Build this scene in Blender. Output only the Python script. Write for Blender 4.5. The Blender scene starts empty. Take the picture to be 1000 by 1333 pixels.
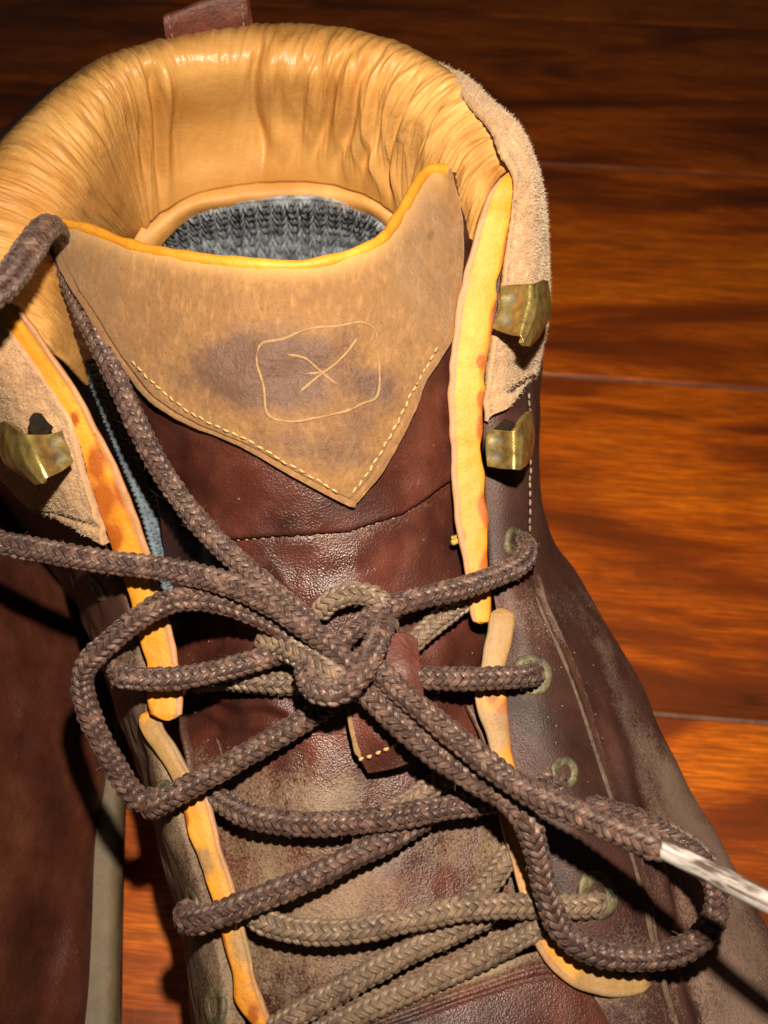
import bpy, math, random
import numpy as np
from mathutils import Vector
random.seed(7); np.random.seed(7)
S = bpy.context.scene
COL = S.collection
# ------------------------------------------------------------------ camera
TH = math.radians(33.0); F = 1100.0; CAM = np.array([0.0, 0.0, 0.28])
D_ = np.array([0, math.sin(TH), -math.cos(TH)]); R_ = np.array([1.0, 0, 0]); U_ = np.array([0, math.cos(TH), math.sin(TH)])
cam_d = bpy.data.cameras.new('camera'); cam = bpy.data.objects.new('camera', cam_d); COL.objects.link(cam)
cam.location = CAM; cam.rotation_euler = (TH, 0, 0)
cam_d.sensor_fit = 'VERTICAL'; cam_d.sensor_height = 36; cam_d.lens = F / 1333 * 36
cam_d.clip_start = 0.005; cam_d.clip_end = 50
cam_d.dof.use_dof = True; cam_d.dof.focus_distance = 0.180; cam_d.dof.aperture_fstop = 18.0
S.camera = cam
# ------------------------------------------------------------------ light: near lamp of the phone, dim room
W = bpy.data.worlds.new('World'); S.world = W; W.use_nodes = True
W.node_tree.nodes['Background'].inputs[0].default_value = (1.0, 0.80, 0.62, 1); W.node_tree.nodes['Background'].inputs[1].default_value = 0.028
def lamp(name, loc, aim, power, radius, col):
    l = bpy.data.lights.new(name, 'SPOT'); l.energy = power; l.shadow_soft_size = radius; l.color = col; l.spot_size = math.radians(112); l.spot_blend = 1.0
    o = bpy.data.objects.new(name, l); o.location = loc; COL.objects.link(o)
    o.rotation_euler = (Vector(aim) - Vector(loc)).to_track_quat('-Z', 'Y').to_euler(); return o
lamp('phone_lamp', CAM + U_ * 0.045 + R_ * 0.010 - D_ * 0.005, (.028, .112, .10), 4.9, 0.0035, (1.0, 0.87, 0.70))
S.view_settings.view_transform = 'Standard'; S.view_settings.look = 'None'; S.view_settings.exposure = 0; S.view_settings.gamma = 1
# ------------------------------------------------------------------ helpers
def P(px, py, z):
    v = (666.5 - py) / F; h = (px - 500) / F
    d = (CAM[2] - z) / (math.cos(TH) - v * math.sin(TH))
    return CAM + d * (D_ + h * R_ + v * U_)
def PP(pts): return np.array([P(*p) for p in pts])
def cr(A, n):
    A = np.asarray(A, float); k = len(A)
    A = np.concatenate([[2 * A[0] - A[1]], A, [2 * A[-1] - A[-2]]])
    t = np.linspace(0, k - 1 - 1e-9, n); i = t.astype(int); f = (t - i).reshape((-1,) + (1,) * (A.ndim - 1))
    a, b, c, d = A[i], A[i + 1], A[i + 2], A[i + 3]
    return .5 * (2 * b + (c - a) * f + (2 * a - 5 * b + 4 * c - d) * f ** 2 + (3 * b - a - 3 * c + d) * f ** 3)
def resample(A, step):
    A = cr(A, 60 * len(A)); s = np.concatenate([[0], np.cumsum(np.linalg.norm(np.diff(A, axis=0), axis=1))])
    n = max(6, int(s[-1] / step)); q = np.linspace(0, s[-1], n)
    return np.stack([np.interp(q, s, A[:, i]) for i in range(A.shape[1])], 1), q
_perm = np.random.RandomState(3).permutation(512); _grad = np.random.RandomState(4).normal(size=(512, 3)); _grad /= np.linalg.norm(_grad, axis=1)[:, None]
def noise(X, s=1.0, off=0.0):
    X = np.asarray(X, float) * s + off; sh = X.shape[:-1]; X = X.reshape(-1, 3)
    i = np.floor(X).astype(int); f = X - i; u = f * f * f * (f * (f * 6 - 15) + 10); r = 0
    for dx in (0, 1):
        for dy in (0, 1):
            for dz in (0, 1):
                h = _perm[(_perm[(_perm[(i[:, 0] + dx) % 512] + i[:, 1] + dy) % 512] + i[:, 2] + dz) % 512]
                g = (_grad[h] * (f - [dx, dy, dz])).sum(1)
                r = r + g * (u[:, 0] if dx else 1 - u[:, 0]) * (u[:, 1] if dy else 1 - u[:, 1]) * (u[:, 2] if dz else 1 - u[:, 2])
    return r.reshape(sh) * 1.5
def ridged(X, s=1.0, off=0.0): return 1 - 2 * np.abs(noise(X, s, off))
def link(name, me, mat, parent=None, kind=None):
    o = bpy.data.objects.new(name, me); COL.objects.link(o)
    if mat is not None and not me.materials: me.materials.append(mat)
    if parent is not None:
        o.parent = parent
        if parent.parent is None: o.location = (-parent.location[0], -parent.location[1], -parent.location[2])
    if kind: o['kind'] = kind
    return o
def mesh(name, V, Fc, attrs=None, uv=None, smooth=True):
    me = bpy.data.meshes.new(name); V = np.asarray(V, np.float32); Fc = np.asarray(Fc, np.int32)
    me.vertices.add(len(V)); me.vertices.foreach_set('co', V.ravel())
    k = Fc.shape[1]; me.loops.add(Fc.size); me.loops.foreach_set('vertex_index', Fc.ravel())
    me.polygons.add(len(Fc)); me.polygons.foreach_set('loop_start', np.arange(0, Fc.size, k, dtype=np.int32))
    me.update(calc_edges=True)
    me.polygons.foreach_set('use_smooth', np.full(len(Fc), smooth))
    if attrs:
        for n, a in attrs.items():
            at = me.attributes.new(n, 'FLOAT', 'POINT'); at.data.foreach_set('value', np.asarray(a, np.float32).ravel())
    if uv is not None:
        l = me.uv_layers.new(name='UVMap'); l.data.foreach_set('uv', np.asarray(uv, np.float32)[Fc.ravel()].ravel())
    me.validate(); me.update(); return me
def gridfaces(m, n, wrap=False, base=0):
    i, j = np.meshgrid(np.arange(m - 1), np.arange(n if wrap else n - 1), indexing='ij'); j2 = (j + 1) % n
    return np.stack([i * n + j, i * n + j2, (i + 1) * n + j2, (i + 1) * n + j], -1).reshape(-1, 4) + base
def normals(G, toward=CAM):
    du = np.gradient(G, axis=0); dv = np.gradient(G, axis=1); N = np.cross(du, dv); N /= np.linalg.norm(N, axis=-1, keepdims=True) + 1e-12
    if ((toward - G) * N).sum() < 0: N = -N
    return N
def surf(rows, nu, nv):
    """control rows (pixel column, pixel row, height) -> smooth grid of world points"""
    A = np.array([[P(*p) if len(p) == 3 else np.array(p[:3]) for p in r] for r in rows])
    A = cr(A, nu); return np.swapaxes(cr(np.swapaxes(A, 0, 1), nv), 0, 1)
def gridmesh(name, G, mat, parent, thick=0.0015, disp=None, attrs=None, toward=CAM, kind=None, uvm=None):
    N = normals(G, toward)
    if disp is not None: G = G + N * disp[..., None]; 
    m, n = G.shape[:2]
    B = G - N * (thick if np.isscalar(thick) else thick[..., None])
    V = np.concatenate([G.reshape(-1, 3), B.reshape(-1, 3)]); f = gridfaces(m, n); fb = f[:, ::-1] + m * n
    idx = np.arange(m * n).reshape(m, n)
    ring = np.concatenate([idx[0, :], idx[1:, -1], idx[-1, -2::-1], idx[-2:0:-1, 0]]); r2 = np.roll(ring, -1)
    e = np.stack([ring, ring + m * n, r2 + m * n, r2], 1)
    FF = np.concatenate([f, fb, e])
    # orient outward
    a, b, c = G[0, 0], G[0, 1], G[1, 1]
    mi, ni = m // 2, n // 2
    q = np.cross(G[mi, ni + 1] - G[mi, ni], G[mi + 1, ni + 1] - G[mi, ni])
    if (q * N[mi, ni]).sum() < 0: FF = FF[:, ::-1]
    lu = np.concatenate([[0], np.cumsum(np.linalg.norm(np.diff(G[:, ni], axis=0), axis=1))]); lv = np.concatenate([[0], np.cumsum(np.linalg.norm(np.diff(G[mi], axis=0), axis=1))])
    U, Vv = np.meshgrid(lu, lv, indexing='ij'); uv = np.stack([U, Vv], -1).reshape(-1, 2); uv = np.concatenate([uv, uv])
    at = {k: np.concatenate([a.ravel(), a.ravel()]) for k, a in (attrs or {}).items()}
    return link(name, mesh(name, V, FF, at, uv), mat, parent, kind)
def frames(C, ref=None):
    T = np.gradient(C, axis=0); T /= np.linalg.norm(T, axis=1)[:, None]
    if ref is None: ref = np.array([0, -.5, .86])
    Nn = np.zeros_like(C); n = ref - T[0] * (ref @ T[0]); n /= np.linalg.norm(n)
    for i in range(len(C)):
        n = n - T[i] * (n @ T[i]); n /= np.linalg.norm(n); Nn[i] = n
    return T, Nn, np.cross(T, Nn)
def ringtube(C, Nn, B, a, b, k=10, cap=True):
    ph = np.linspace(0, 2 * np.pi, k, endpoint=False)
    a = np.broadcast_to(a, len(C)); b = np.broadcast_to(b, len(C))
    V = C[:, None] + a[:, None, None] * np.cos(ph)[None, :, None] * Nn[:, None] + b[:, None, None] * np.sin(ph)[None, :, None] * B[:, None]
    return V, gridfaces(len(C), k, True)
def tubemesh(name, pts, ra, rb, mat, parent=None, k=12, step=0.0006, ref=None, world=False, kind=None):
    C, q = resample(np.asarray(pts, float) if world else PP(pts), step); T, N, B = frames(C, ref)
    t = q / q[-1]; e = np.clip(np.minimum(q, q[-1] - q) / max(ra, rb), 0, 1); e = np.sqrt(1 - (1 - e) ** 2) * .999 + .001
    V, f = ringtube(C, N, B, ra * e, rb * e, k)
    uv = np.stack(np.broadcast_arrays(np.arange(k)[None, :] / k, q[:, None]), -1).reshape(-1, 2)
    return link(name, mesh(name, V.reshape(-1, 3), f, None, uv), mat, parent, kind)
def sm(x, a, b): t = np.clip((x - a) / (b - a), 0, 1); return t * t * (3 - 2 * t)
def blob(G, px, py, rad, ax=1.0, ang=0.0):
    """soft spot around the point of the grid seen at a pixel, radius in metres"""
    q = G - CAM; d = q @ D_; x = (q @ R_) / d * F + 500; y = 666.5 - (q @ U_) / d * F
    dx, dy = x - px, y - py; c, s = math.cos(ang), math.sin(ang)
    u, v = (dx * c + dy * s) / ax, (-dx * s + dy * c)
    return np.exp(-(u * u + v * v) / (2 * rad * rad))
def thing(name, label, cat, loc, group=None):
    o = bpy.data.objects.new(name, None); COL.objects.link(o); o.location = loc; o.empty_display_size = .02
    o['label'] = label; o['category'] = cat
    if group: o['group'] = group
    return o
# ------------------------------------------------------------------ materials
class NT:
    def __init__(s, name):
        s.m = bpy.data.materials.new(name); s.m.use_nodes = True; s.t = s.m.node_tree; s.b = s.t.nodes['Principled BSDF']; s.bump_prev = None
        s.tc = s.n('ShaderNodeTexCoord')
    def n(s, ty, **k):
        x = s.t.nodes.new(ty)
        for a, b in k.items(): setattr(x, a, b)
        return x
    def L(s, a, b): s.t.links.new(a, b)
    def coord(s, which='Object', scale=(1, 1, 1), rot=(0, 0, 0)):
        mp = s.n('ShaderNodeMapping'); mp.inputs['Scale'].default_value = scale; mp.inputs['Rotation'].default_value = rot; s.L(s.tc.outputs[which], mp.inputs[0]); return mp.outputs[0]
    def noise(s, scale, detail=4, rough=.55, dist=0, co=None):
        x = s.n('ShaderNodeTexNoise'); x.inputs['Scale'].default_value = scale; x.inputs['Detail'].default_value = detail; x.inputs['Roughness'].default_value = rough; x.inputs['Distortion'].default_value = dist
        s.L(co if co is not None else s.tc.outputs['Object'], x.inputs['Vector']); return x.outputs['Fac']
    def vor(s, scale, feature='F1', co=None, out='Distance'):
        x = s.n('ShaderNodeTexVoronoi', feature=feature); x.inputs['Scale'].default_value = scale; s.L(co if co is not None else s.tc.outputs['Object'], x.inputs['Vector']); return x.outputs[out]
    def ramp(s, f, stops):
        x = s.n('ShaderNodeValToRGB'); e = x.color_ramp.elements
        while len(e) < len(stops): e.new(.5)
        for q, (p, c) in zip(e, stops): q.position = p; q.color = (c, c, c, 1) if isinstance(c, (int, float)) else (*c, 1)
        s.L(f, x.inputs[0]); return x.outputs[0]
    def mix(s, f, a, b, mode='MIX'):
        x = s.n('ShaderNodeMix', data_type='RGBA', blend_type=mode)
        for sock, v in ((x.inputs[0], f), (x.inputs[6], a), (x.inputs[7], b)):
            if isinstance(v, (int, float)): sock.default_value = v
            elif isinstance(v, tuple): sock.default_value = (*v, 1)
            else: s.L(v, sock)
        return x.outputs[2]
    def math(s, op, a, b=0.0, c=0.0):
        x = s.n('ShaderNodeMath', operation=op)
        for sock, v in zip(x.inputs, (a, b, c)):
            if isinstance(v, (int, float)): sock.default_value = v
            else: s.L(v, sock)
        return x.outputs[0]
    def attr(s, name):
        x = s.n('ShaderNodeAttribute', attribute_name=name); return x.outputs['Fac']
    def bump(s, h, dist, strength=1.0):
        x = s.n('ShaderNodeBump'); x.inputs['Distance'].default_value = dist; x.inputs['Strength'].default_value = strength; s.L(h, x.inputs['Height'])
        if s.bump_prev is not None: s.L(s.bump_prev, x.inputs['Normal'])
        s.bump_prev = x.outputs[0]; s.L(s.bump_prev, s.b.inputs['Normal'])
    def set(s, **k):
        for a, v in k.items():
            i = s.b.inputs[a.replace('_', ' ')]
            if isinstance(v, (int, float)): i.default_value = v
            elif isinstance(v, tuple): i.default_value = (*v, 1)
            else: s.L(v, i)
        return s.m
def leather(name, dark, mid, lite, rough=(.32, .55), dust=.3, dustc=(.25, .175, .105), grain=1.0, fold=1.0):
    n = NT(name)
    big = n.noise(55, 5, .6); c = n.ramp(big, [(.3, dark), (.52, mid), (.72, lite)])
    pore = n.vor(2300); pore2 = n.noise(1700, 3, .65); line = n.noise(90, 6, .65, 1.2)
    crack = n.ramp(n.math('ABSOLUTE', n.math('SUBTRACT', n.noise(120, 4, .5, .5), .5)), [(0, 0.0), (.02, 1.0)])
    c = n.mix(n.math('MULTIPLY', n.math('SUBTRACT', 1.0, crack), .12), c, dark)
    c = n.mix(n.math('MULTIPLY', n.ramp(pore, [(0, 1.0), (.45, 0.0)]), .45), c, dark)
    dm = n.noise(75, 6, .7); ds = n.noise(1600, 2, .7)
    dd = n.math('ADD', n.attr('dust'), n.math('MULTIPLY', n.math('SUBTRACT', dm, .5), 1.6)); dd = n.math('ADD', dd, dust - .35)
    dd = n.ramp(n.math('ADD', dd, n.math('MULTIPLY', n.math('SUBTRACT', ds, .5), 1.3)), [(.25, 0.0), (.95, .85)])
    c = n.mix(dd, c, dustc)
    spk = n.ramp(n.noise(2600, 2, .5), [(.66, 0.0), (.74, 1.0)])
    c = n.mix(n.math('MULTIPLY', spk, n.math('MULTIPLY', dd, .5)), c, (.6, .48, .33))
    scf = n.ramp(n.noise(1.0, 3, .6, .3, co=n.coord('Object', (1100, 120, 300), (0, .3, .5))), [(.66, 0.0), (.74, 1.0)]); scm = n.ramp(n.noise(70, 3, .6), [(.5, 0.0), (.7, 1.0)]); c = n.mix(n.math('MULTIPLY', n.math('MULTIPLY', scf, scm), .5), c, (.30, .17, .11))
    n.bump(line, .0005 * fold, .3); n.bump(crack, .00006 * fold, .5); n.bump(pore, .00015 * grain, .6); n.bump(pore2, .00015 * grain, .7)
    r = n.ramp(n.math('ADD', n.noise(120, 4, .6), n.math('MULTIPLY', dd, .5)), [(.35, rough[0]), (.9, rough[1] + .15)])
    r = n.math('SUBTRACT', r, n.math('MULTIPLY', n.attr('gloss'), .14))
    return n.set(Base_Color=c, Roughness=r, Specular_IOR_Level=.46)
M = {}
M['brown'] = leather('oiled_brown_leather', (.022, .006, .0045), (.062, .0155, .0095), (.125, .034, .020), rough=(.36, .56), dust=.20)
M['brown_dusty'] = leather('dusty_brown_leather', (.028, .011, .008), (.065, .026, .017), (.10, .045, .028), rough=(.42, .65), dust=.42)
M['quarter'] = leather('quarter_brown_leather', (.024, .009, .007), (.055, .019, .013), (.10, .038, .026), rough=(.52, .66), dust=.30, fold=.35, dustc=(.26, .168, .125))
M['other'] = leather('second_boot_leather', (.045, .012, .007), (.095, .026, .014), (.15, .05, .026), rough=(.34, .55), dust=.20, fold=1.2)
def suede(name, a, b, c_, stain=True):
    n = NT(name); g = n.noise(900, 4, .75); big = n.noise(60, 4, .6); st = n.noise(700, 3, .6, co=n.coord(scale=(1, .35, .5), rot=(0, 0, .6)))
    c = n.mix(n.ramp(big, [(.3, 0.0), (.7, 1.0)]), a, b); c = n.mix(n.ramp(g, [(.30, .5), (.48, 0.0)]), c, c_); c = n.mix(n.ramp(st, [(.5, 0.0), (.75, .6)]), c, tuple(min(1, x * 1.5) for x in b))
    r = .9; spec = .25
    if stain:
        s = n.attr('stain'); sn = n.ramp(n.math('ADD', s, n.math('ADD', n.math('MULTIPLY', n.math('SUBTRACT', n.noise(150, 6, .7, .5), .5), 1.5), n.math('MULTIPLY', n.math('SUBTRACT', n.noise(1100, 3, .7), .5), .7))), [(.3, 0.0), (1.1, 1.0)])
        c = n.mix(n.math('MULTIPLY', sn, .85), c, (.075, .038, .028)); r = n.ramp(sn, [(0, .85), (1, .38)])
        w = n.attr('wear'); c = n.mix(n.math('MULTIPLY', w, .75), c, (.50, .29, .10))
    n.bump(big, .0008, .5); n.bump(g, .00045, .9); n.bump(st, .0003, .6)
    return n.set(Base_Color=c, Roughness=r, Specular_IOR_Level=spec, Sheen_Weight=.35, Sheen_Roughness=.5, Sheen_Tint=(.9, .7, .5))
M['suede'] = suede('tan_suede_patch', (.175, .084, .029), (.245, .126, .048), (.10, .050, .020))
M['cuff'] = suede('fuzzy_tan_suede', (.36, .20, .098), (.45, .275, .145), (.24, .135, .07))
def lining():
    n = NT('tan_lining_leather'); big = n.noise(45, 4, .6)
    c = n.mix(n.ramp(big, [(.3, 0.0), (.7, 1.0)]), (.50, .225, .050), (.70, .38, .115))
    uvn = n.noise(1.0, 5, .6, .5, co=n.coord('UV', (900, 90, 1))); uvm = n.noise(1.0, 4, .55, .8, co=n.coord('UV', (260, 45, 1), (0, 0, .12)))
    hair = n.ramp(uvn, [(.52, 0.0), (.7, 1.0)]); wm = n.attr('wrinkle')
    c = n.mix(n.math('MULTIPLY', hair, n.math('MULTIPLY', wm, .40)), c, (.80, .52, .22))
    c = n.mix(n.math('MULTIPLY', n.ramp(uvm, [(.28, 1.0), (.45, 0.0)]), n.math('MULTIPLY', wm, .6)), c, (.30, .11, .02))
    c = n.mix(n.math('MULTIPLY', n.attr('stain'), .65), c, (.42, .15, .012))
    n.bump(n.noise(120, 5, .6, .6), .0012, .35); n.bump(n.math('MULTIPLY', uvm, wm), .0010, .8); n.bump(n.math('MULTIPLY', uvn, wm), .0004, .9); n.bump(n.noise(1500, 3, .6), .00015, .7)
    r = n.ramp(n.attr('gloss'), [(0, .52), (1, .26)])
    return n.set(Base_Color=c, Roughness=r, Specular_IOR_Level=.45)
M['lining'] = lining()
def binding():
    n = NT('orange_lining_fold'); big = n.noise(60, 4, .6)
    c = n.mix(n.ramp(big, [(.3, 0.0), (.7, 1.0)]), (.50, .17, .006), (.64, .29, .026))
    b = n.ramp(n.math('ADD', n.attr('burn'), n.math('MULTIPLY', n.math('SUBTRACT', n.noise(180, 4, .6), .5), .55)), [(.22, 0.0), (.62, 1.0)])
    c = n.mix(b, c, (.31, .075, .004))
    e = n.attr('edge'); c = n.mix(n.ramp(e, [(.02, 0.0), (.12, .9)]), c, (.34, .17, .08))
    d = n.ramp(n.math('ADD', n.attr('dust'), n.math('MULTIPLY', n.math('SUBTRACT', n.noise(400, 5, .7), .5), 1.2)), [(.4, 0.0), (.8, 1.0)])
    c = n.mix(n.math('MULTIPLY', d, .8), c, (.22, .15, .07))
    cr_ = n.ramp(n.math('ABSOLUTE', n.math('SUBTRACT', n.noise(210, 5, .6, .8), .5)), [(0, 0.0), (.012, 1.0)]); c = n.mix(n.math('MULTIPLY', n.math('SUBTRACT', 1.0, cr_), .35), c, (.35, .10, .01))
    n.bump(n.noise(250, 5, .65, .6), .0006, .5); n.bump(n.noise(1300, 3, .6), .0002, .7)
    return n.set(Base_Color=c, Roughness=.55, Specular_IOR_Level=.4)
M['binding'] = binding()
def yarn(name, a, b, lite, dust=.25):
    n = NT(name); f = n.noise(1.0, 3, .6, .3, co=n.coord('UV', (26, 700, 1))); g = n.noise(160, 4, .6)
    c = n.mix(n.ramp(g, [(.3, 0.0), (.7, 1.0)]), a, b); g2 = n.noise(420, 2, .5); c = n.mix(n.ramp(g2, [(.48, 0.0), (.70, .6)]), c, lite); c = n.mix(n.ramp(f, [(.5, 0.0), (.75, .6)]), c, lite); c = n.mix(n.ramp(f, [(.28, .75), (.46, 0.0)]), c, tuple(x * .3 for x in a))
    d = n.ramp(n.math('ADD', n.noise(80, 5, .7), n.math('MULTIPLY', n.noise(1500, 2, .7), .5)), [(.78 - dust * .35, 0.0), (1.1 - dust * .3, .9)]); c = n.mix(n.math('MULTIPLY', d, .7), c, (.26, .175, .11))
    n.bump(f, .00020, .8); n.bump(n.noise(3000, 2, .6), .00008, .5)
    return n.set(Base_Color=c, Roughness=.32, Specular_IOR_Level=.6, Sheen_Weight=.08, Sheen_Roughness=.4)
M['yarn'] = yarn('brown_lace_yarn', (.026, .0105, .0075), (.058, .023, .016), (.25, .14, .10), -.28)
M['yarn_dusty'] = yarn('dusty_lace_yarn', (.055, .030, .018), (.12, .070, .044), (.33, .22, .14), .50)
def simple(name, col, rough=.6, metal=0, bump=None, spec=.5, col2=None, nscale=200):
    n = NT(name); c = n.mix(n.ramp(n.noise(nscale, 5, .65), [(.35, 0.0), (.65, 1.0)]), col, col2 or tuple(x * .6 for x in col))
    if bump: n.bump(n.noise(bump[0], 4, .6), bump[1], .7)
    return n.set(Base_Color=c, Roughness=rough, Metallic=metal, Specular_IOR_Level=spec)
def brass():
    n = NT('antique_brass'); t = n.ramp(n.noise(300, 5, .65), [(.4, 0.0), (.62, 1.0)]); g = n.attr('grime')
    c = n.mix(t, (.44, .32, .10), (.22, .155, .05)); gg = n.ramp(n.math('ADD', g, n.math('MULTIPLY', n.math('SUBTRACT', n.noise(500, 4, .7), .5), .8)), [(.3, 0.0), (.8, 1.0)])
    c = n.mix(gg, c, (.14, .125, .09)); n.bump(n.noise(350, 4, .6), .0004, .5); n.bump(n.noise(1500, 3, .6), .00012, .5)
    return n.set(Base_Color=c, Roughness=n.ramp(gg, [(0, .33), (1, .7)]), Metallic=n.ramp(gg, [(0, .7), (1, .15)]))
M['brass'] = brass()
M['eyelet'] = simple('tarnished_green_eyelet', (.17, .145, .070), .55, .35, (900, .0004), col2=(.050, .038, .024), nscale=420)
M['thread'] = simple('pale_waxed_thread', (.48, .31, .12), .6, 0, (2000, .0002), col2=(.35, .22, .09), nscale=600)
M['thread_dark'] = simple('aged_thread', (.30, .21, .15), .7, 0, (2000, .0002), col2=(.14, .09, .06), nscale=600)
M['knit'] = simple('grey_knit_lining', (.44, .48, .53), .85, 0, (1500, .0003), col2=(.07, .08, .10), nscale=260)
M['gusset_knit'] = simple('blue_grey_herringbone', (.16, .20, .24), .8, 0, (1500, .0002), col2=(.08, .10, .125), nscale=200)
M['midsole'] = simple('grey_olive_midsole', (.18, .13, .065), .6, 0, (300, .0004), col2=(.10, .07, .04), nscale=60)
M['outsole'] = simple('black_rubber', (.012, .011, .010), .6, 0, (300, .0004))
M['red_leather'] = simple('reddish_leather_tab', (.10, .024, .014), .5, 0, (900, .0004), col2=(.07, .018, .012))
def agl():
    n = NT('worn_white_aglet_sleeve'); f = n.noise(1.0, 4, .6, .3, co=n.coord('UV', (7, 90, 1)))
    c = n.mix(n.ramp(f, [(.44, 0.0), (.56, 1.0)]), (.42, .385, .36), (.07, .045, .038))
    return n.set(Base_Color=c, Roughness=.16, Specular_IOR_Level=.6)
M['aglet_old'] = simple('worn_white_aglet', (.52, .48, .46), .2, 0, (200, .0004), col2=(.10, .065, .05), nscale=420)
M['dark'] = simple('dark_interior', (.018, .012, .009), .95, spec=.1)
M['fluff'] = simple('loose_suede_fibre', (.62, .47, .33), .9)
M['crumb'] = simple('yellow_wax_crumb', (.50, .30, .05), .6, 0, (900, .0005))
M['aglet'] = agl()
del M['aglet_old']
def wood():
    n = NT('glossy_hardwood'); oi = n.n('ShaderNodeObjectInfo')
    add = n.n('ShaderNodeVectorMath', operation='ADD'); mul = n.n('ShaderNodeVectorMath', operation='SCALE'); cmb = n.n('ShaderNodeCombineXYZ')
    for i in range(3): n.L(oi.outputs['Random'], cmb.inputs[i])
    n.L(cmb.outputs[0], mul.inputs[0]); mul.inputs['Scale'].default_value = 7.3
    n.L(n.tc.outputs['Object'], add.inputs[0]); n.L(mul.outputs[0], add.inputs[1])
    mp = n.n('ShaderNodeMapping'); mp.inputs['Scale'].default_value = (5, 19, 10); n.L(add.outputs[0], mp.inputs[0]); co = mp.outputs[0]
    mp2 = n.n('ShaderNodeMapping'); mp2.inputs['Scale'].default_value = (20, 260, 50); n.L(add.outputs[0], mp2.inputs[0])
    a = n.noise(1.3, 5, .55, 1.0, co=co); b = n.noise(1.0, 4, .6, .4, co=mp2.outputs[0]); 
    c = n.ramp(a, [(.31, (.060, .012, .003)), (.43, (.27, .046, .003)), (.54, (.70, .138, .003)), (.74, (.94, .238, .005))])
    fine = n.noise(1.0, 3, .7, co=n.coord('Object', (60, 900, 60))); c = n.mix(n.ramp(fine, [(.44, .55), (.58, 0.0)]), c, (.20, .035, .003)); c = n.mix(n.ramp(b, [(.33, .5), (.6, 0.0)]), c, (.12, .028, .003))
    n.bump(b, .0002, .2)
    return n.set(Base_Color=c, Roughness=.45, Coat_Weight=.5, Coat_Roughness=.12, Specular_IOR_Level=.3)
M['wood'] = wood()
M['seam_dirt'] = simple('dirty_seam_fold', (.12, .078, .048), .8, 0, (900, .0008), col2=(.06, .035, .024), nscale=350)
M['seam'] = simple('plank_seam_glint', (.24, .125, .085), .4, 0)  # seam filler, the glint along the plank seams put into its colour
# ------------------------------------------------------------------ floor
fl = thing('floor', '', '', (0, 0, 0)); del fl['label']; del fl['category']
fl['kind'] = 'structure'
def box_me(name, sx, sy, sz, bev):
    x, y = sx / 2, sy / 2; V = []; 
    for (xx, yy, zz) in ((x, y, -sz), (x, y, -bev), (x - bev, y - bev, 0)):
        V += [(-xx, -yy, zz), (xx, -yy, zz), (xx, yy, zz), (-xx, yy, zz)]
    Fc = [(8, 9, 10, 11), (3, 2, 1, 0)]
    for k in (0, 4):
        for i in range(4): j = (i + 1) % 4; Fc.append((k + i, k + j, k + 4 + j, k + 4 + i))
    return mesh(name, V, Fc, smooth=False)
pw, pl = .152, 1.22; pm = box_me('plank', pl - .0008, pw - .0011, .015, .0011)
sub = link('subfloor', box_me('subfloor', 5, 5, .01, .001), M['seam'], fl); sub.location = (0, 1.0, -.0009)
ang = math.radians(-5.0); ca, sa = math.cos(ang), math.sin(ang)
for r in range(-5, 14):
    yc = .2486 - pw / 2 + r * pw; sh = ((r * 0.37) % 1) * pl
    for c in range(-2, 2):
        xc = c * pl + sh + .12
        o = link('plank', pm, M['wood'], fl); o.location = (xc * ca - (yc - .25) * sa, xc * sa + (yc - .25) * ca + .262, 0); o.rotation_euler = (0, 0, ang)
# ------------------------------------------------------------------ the boot
boot = thing('boot', 'worn brown leather lace-up boot with tan lined collar and loosened laces, seen from above', 'boot', (0.0, .12, 0), 'pair of leather work boots')
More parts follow.
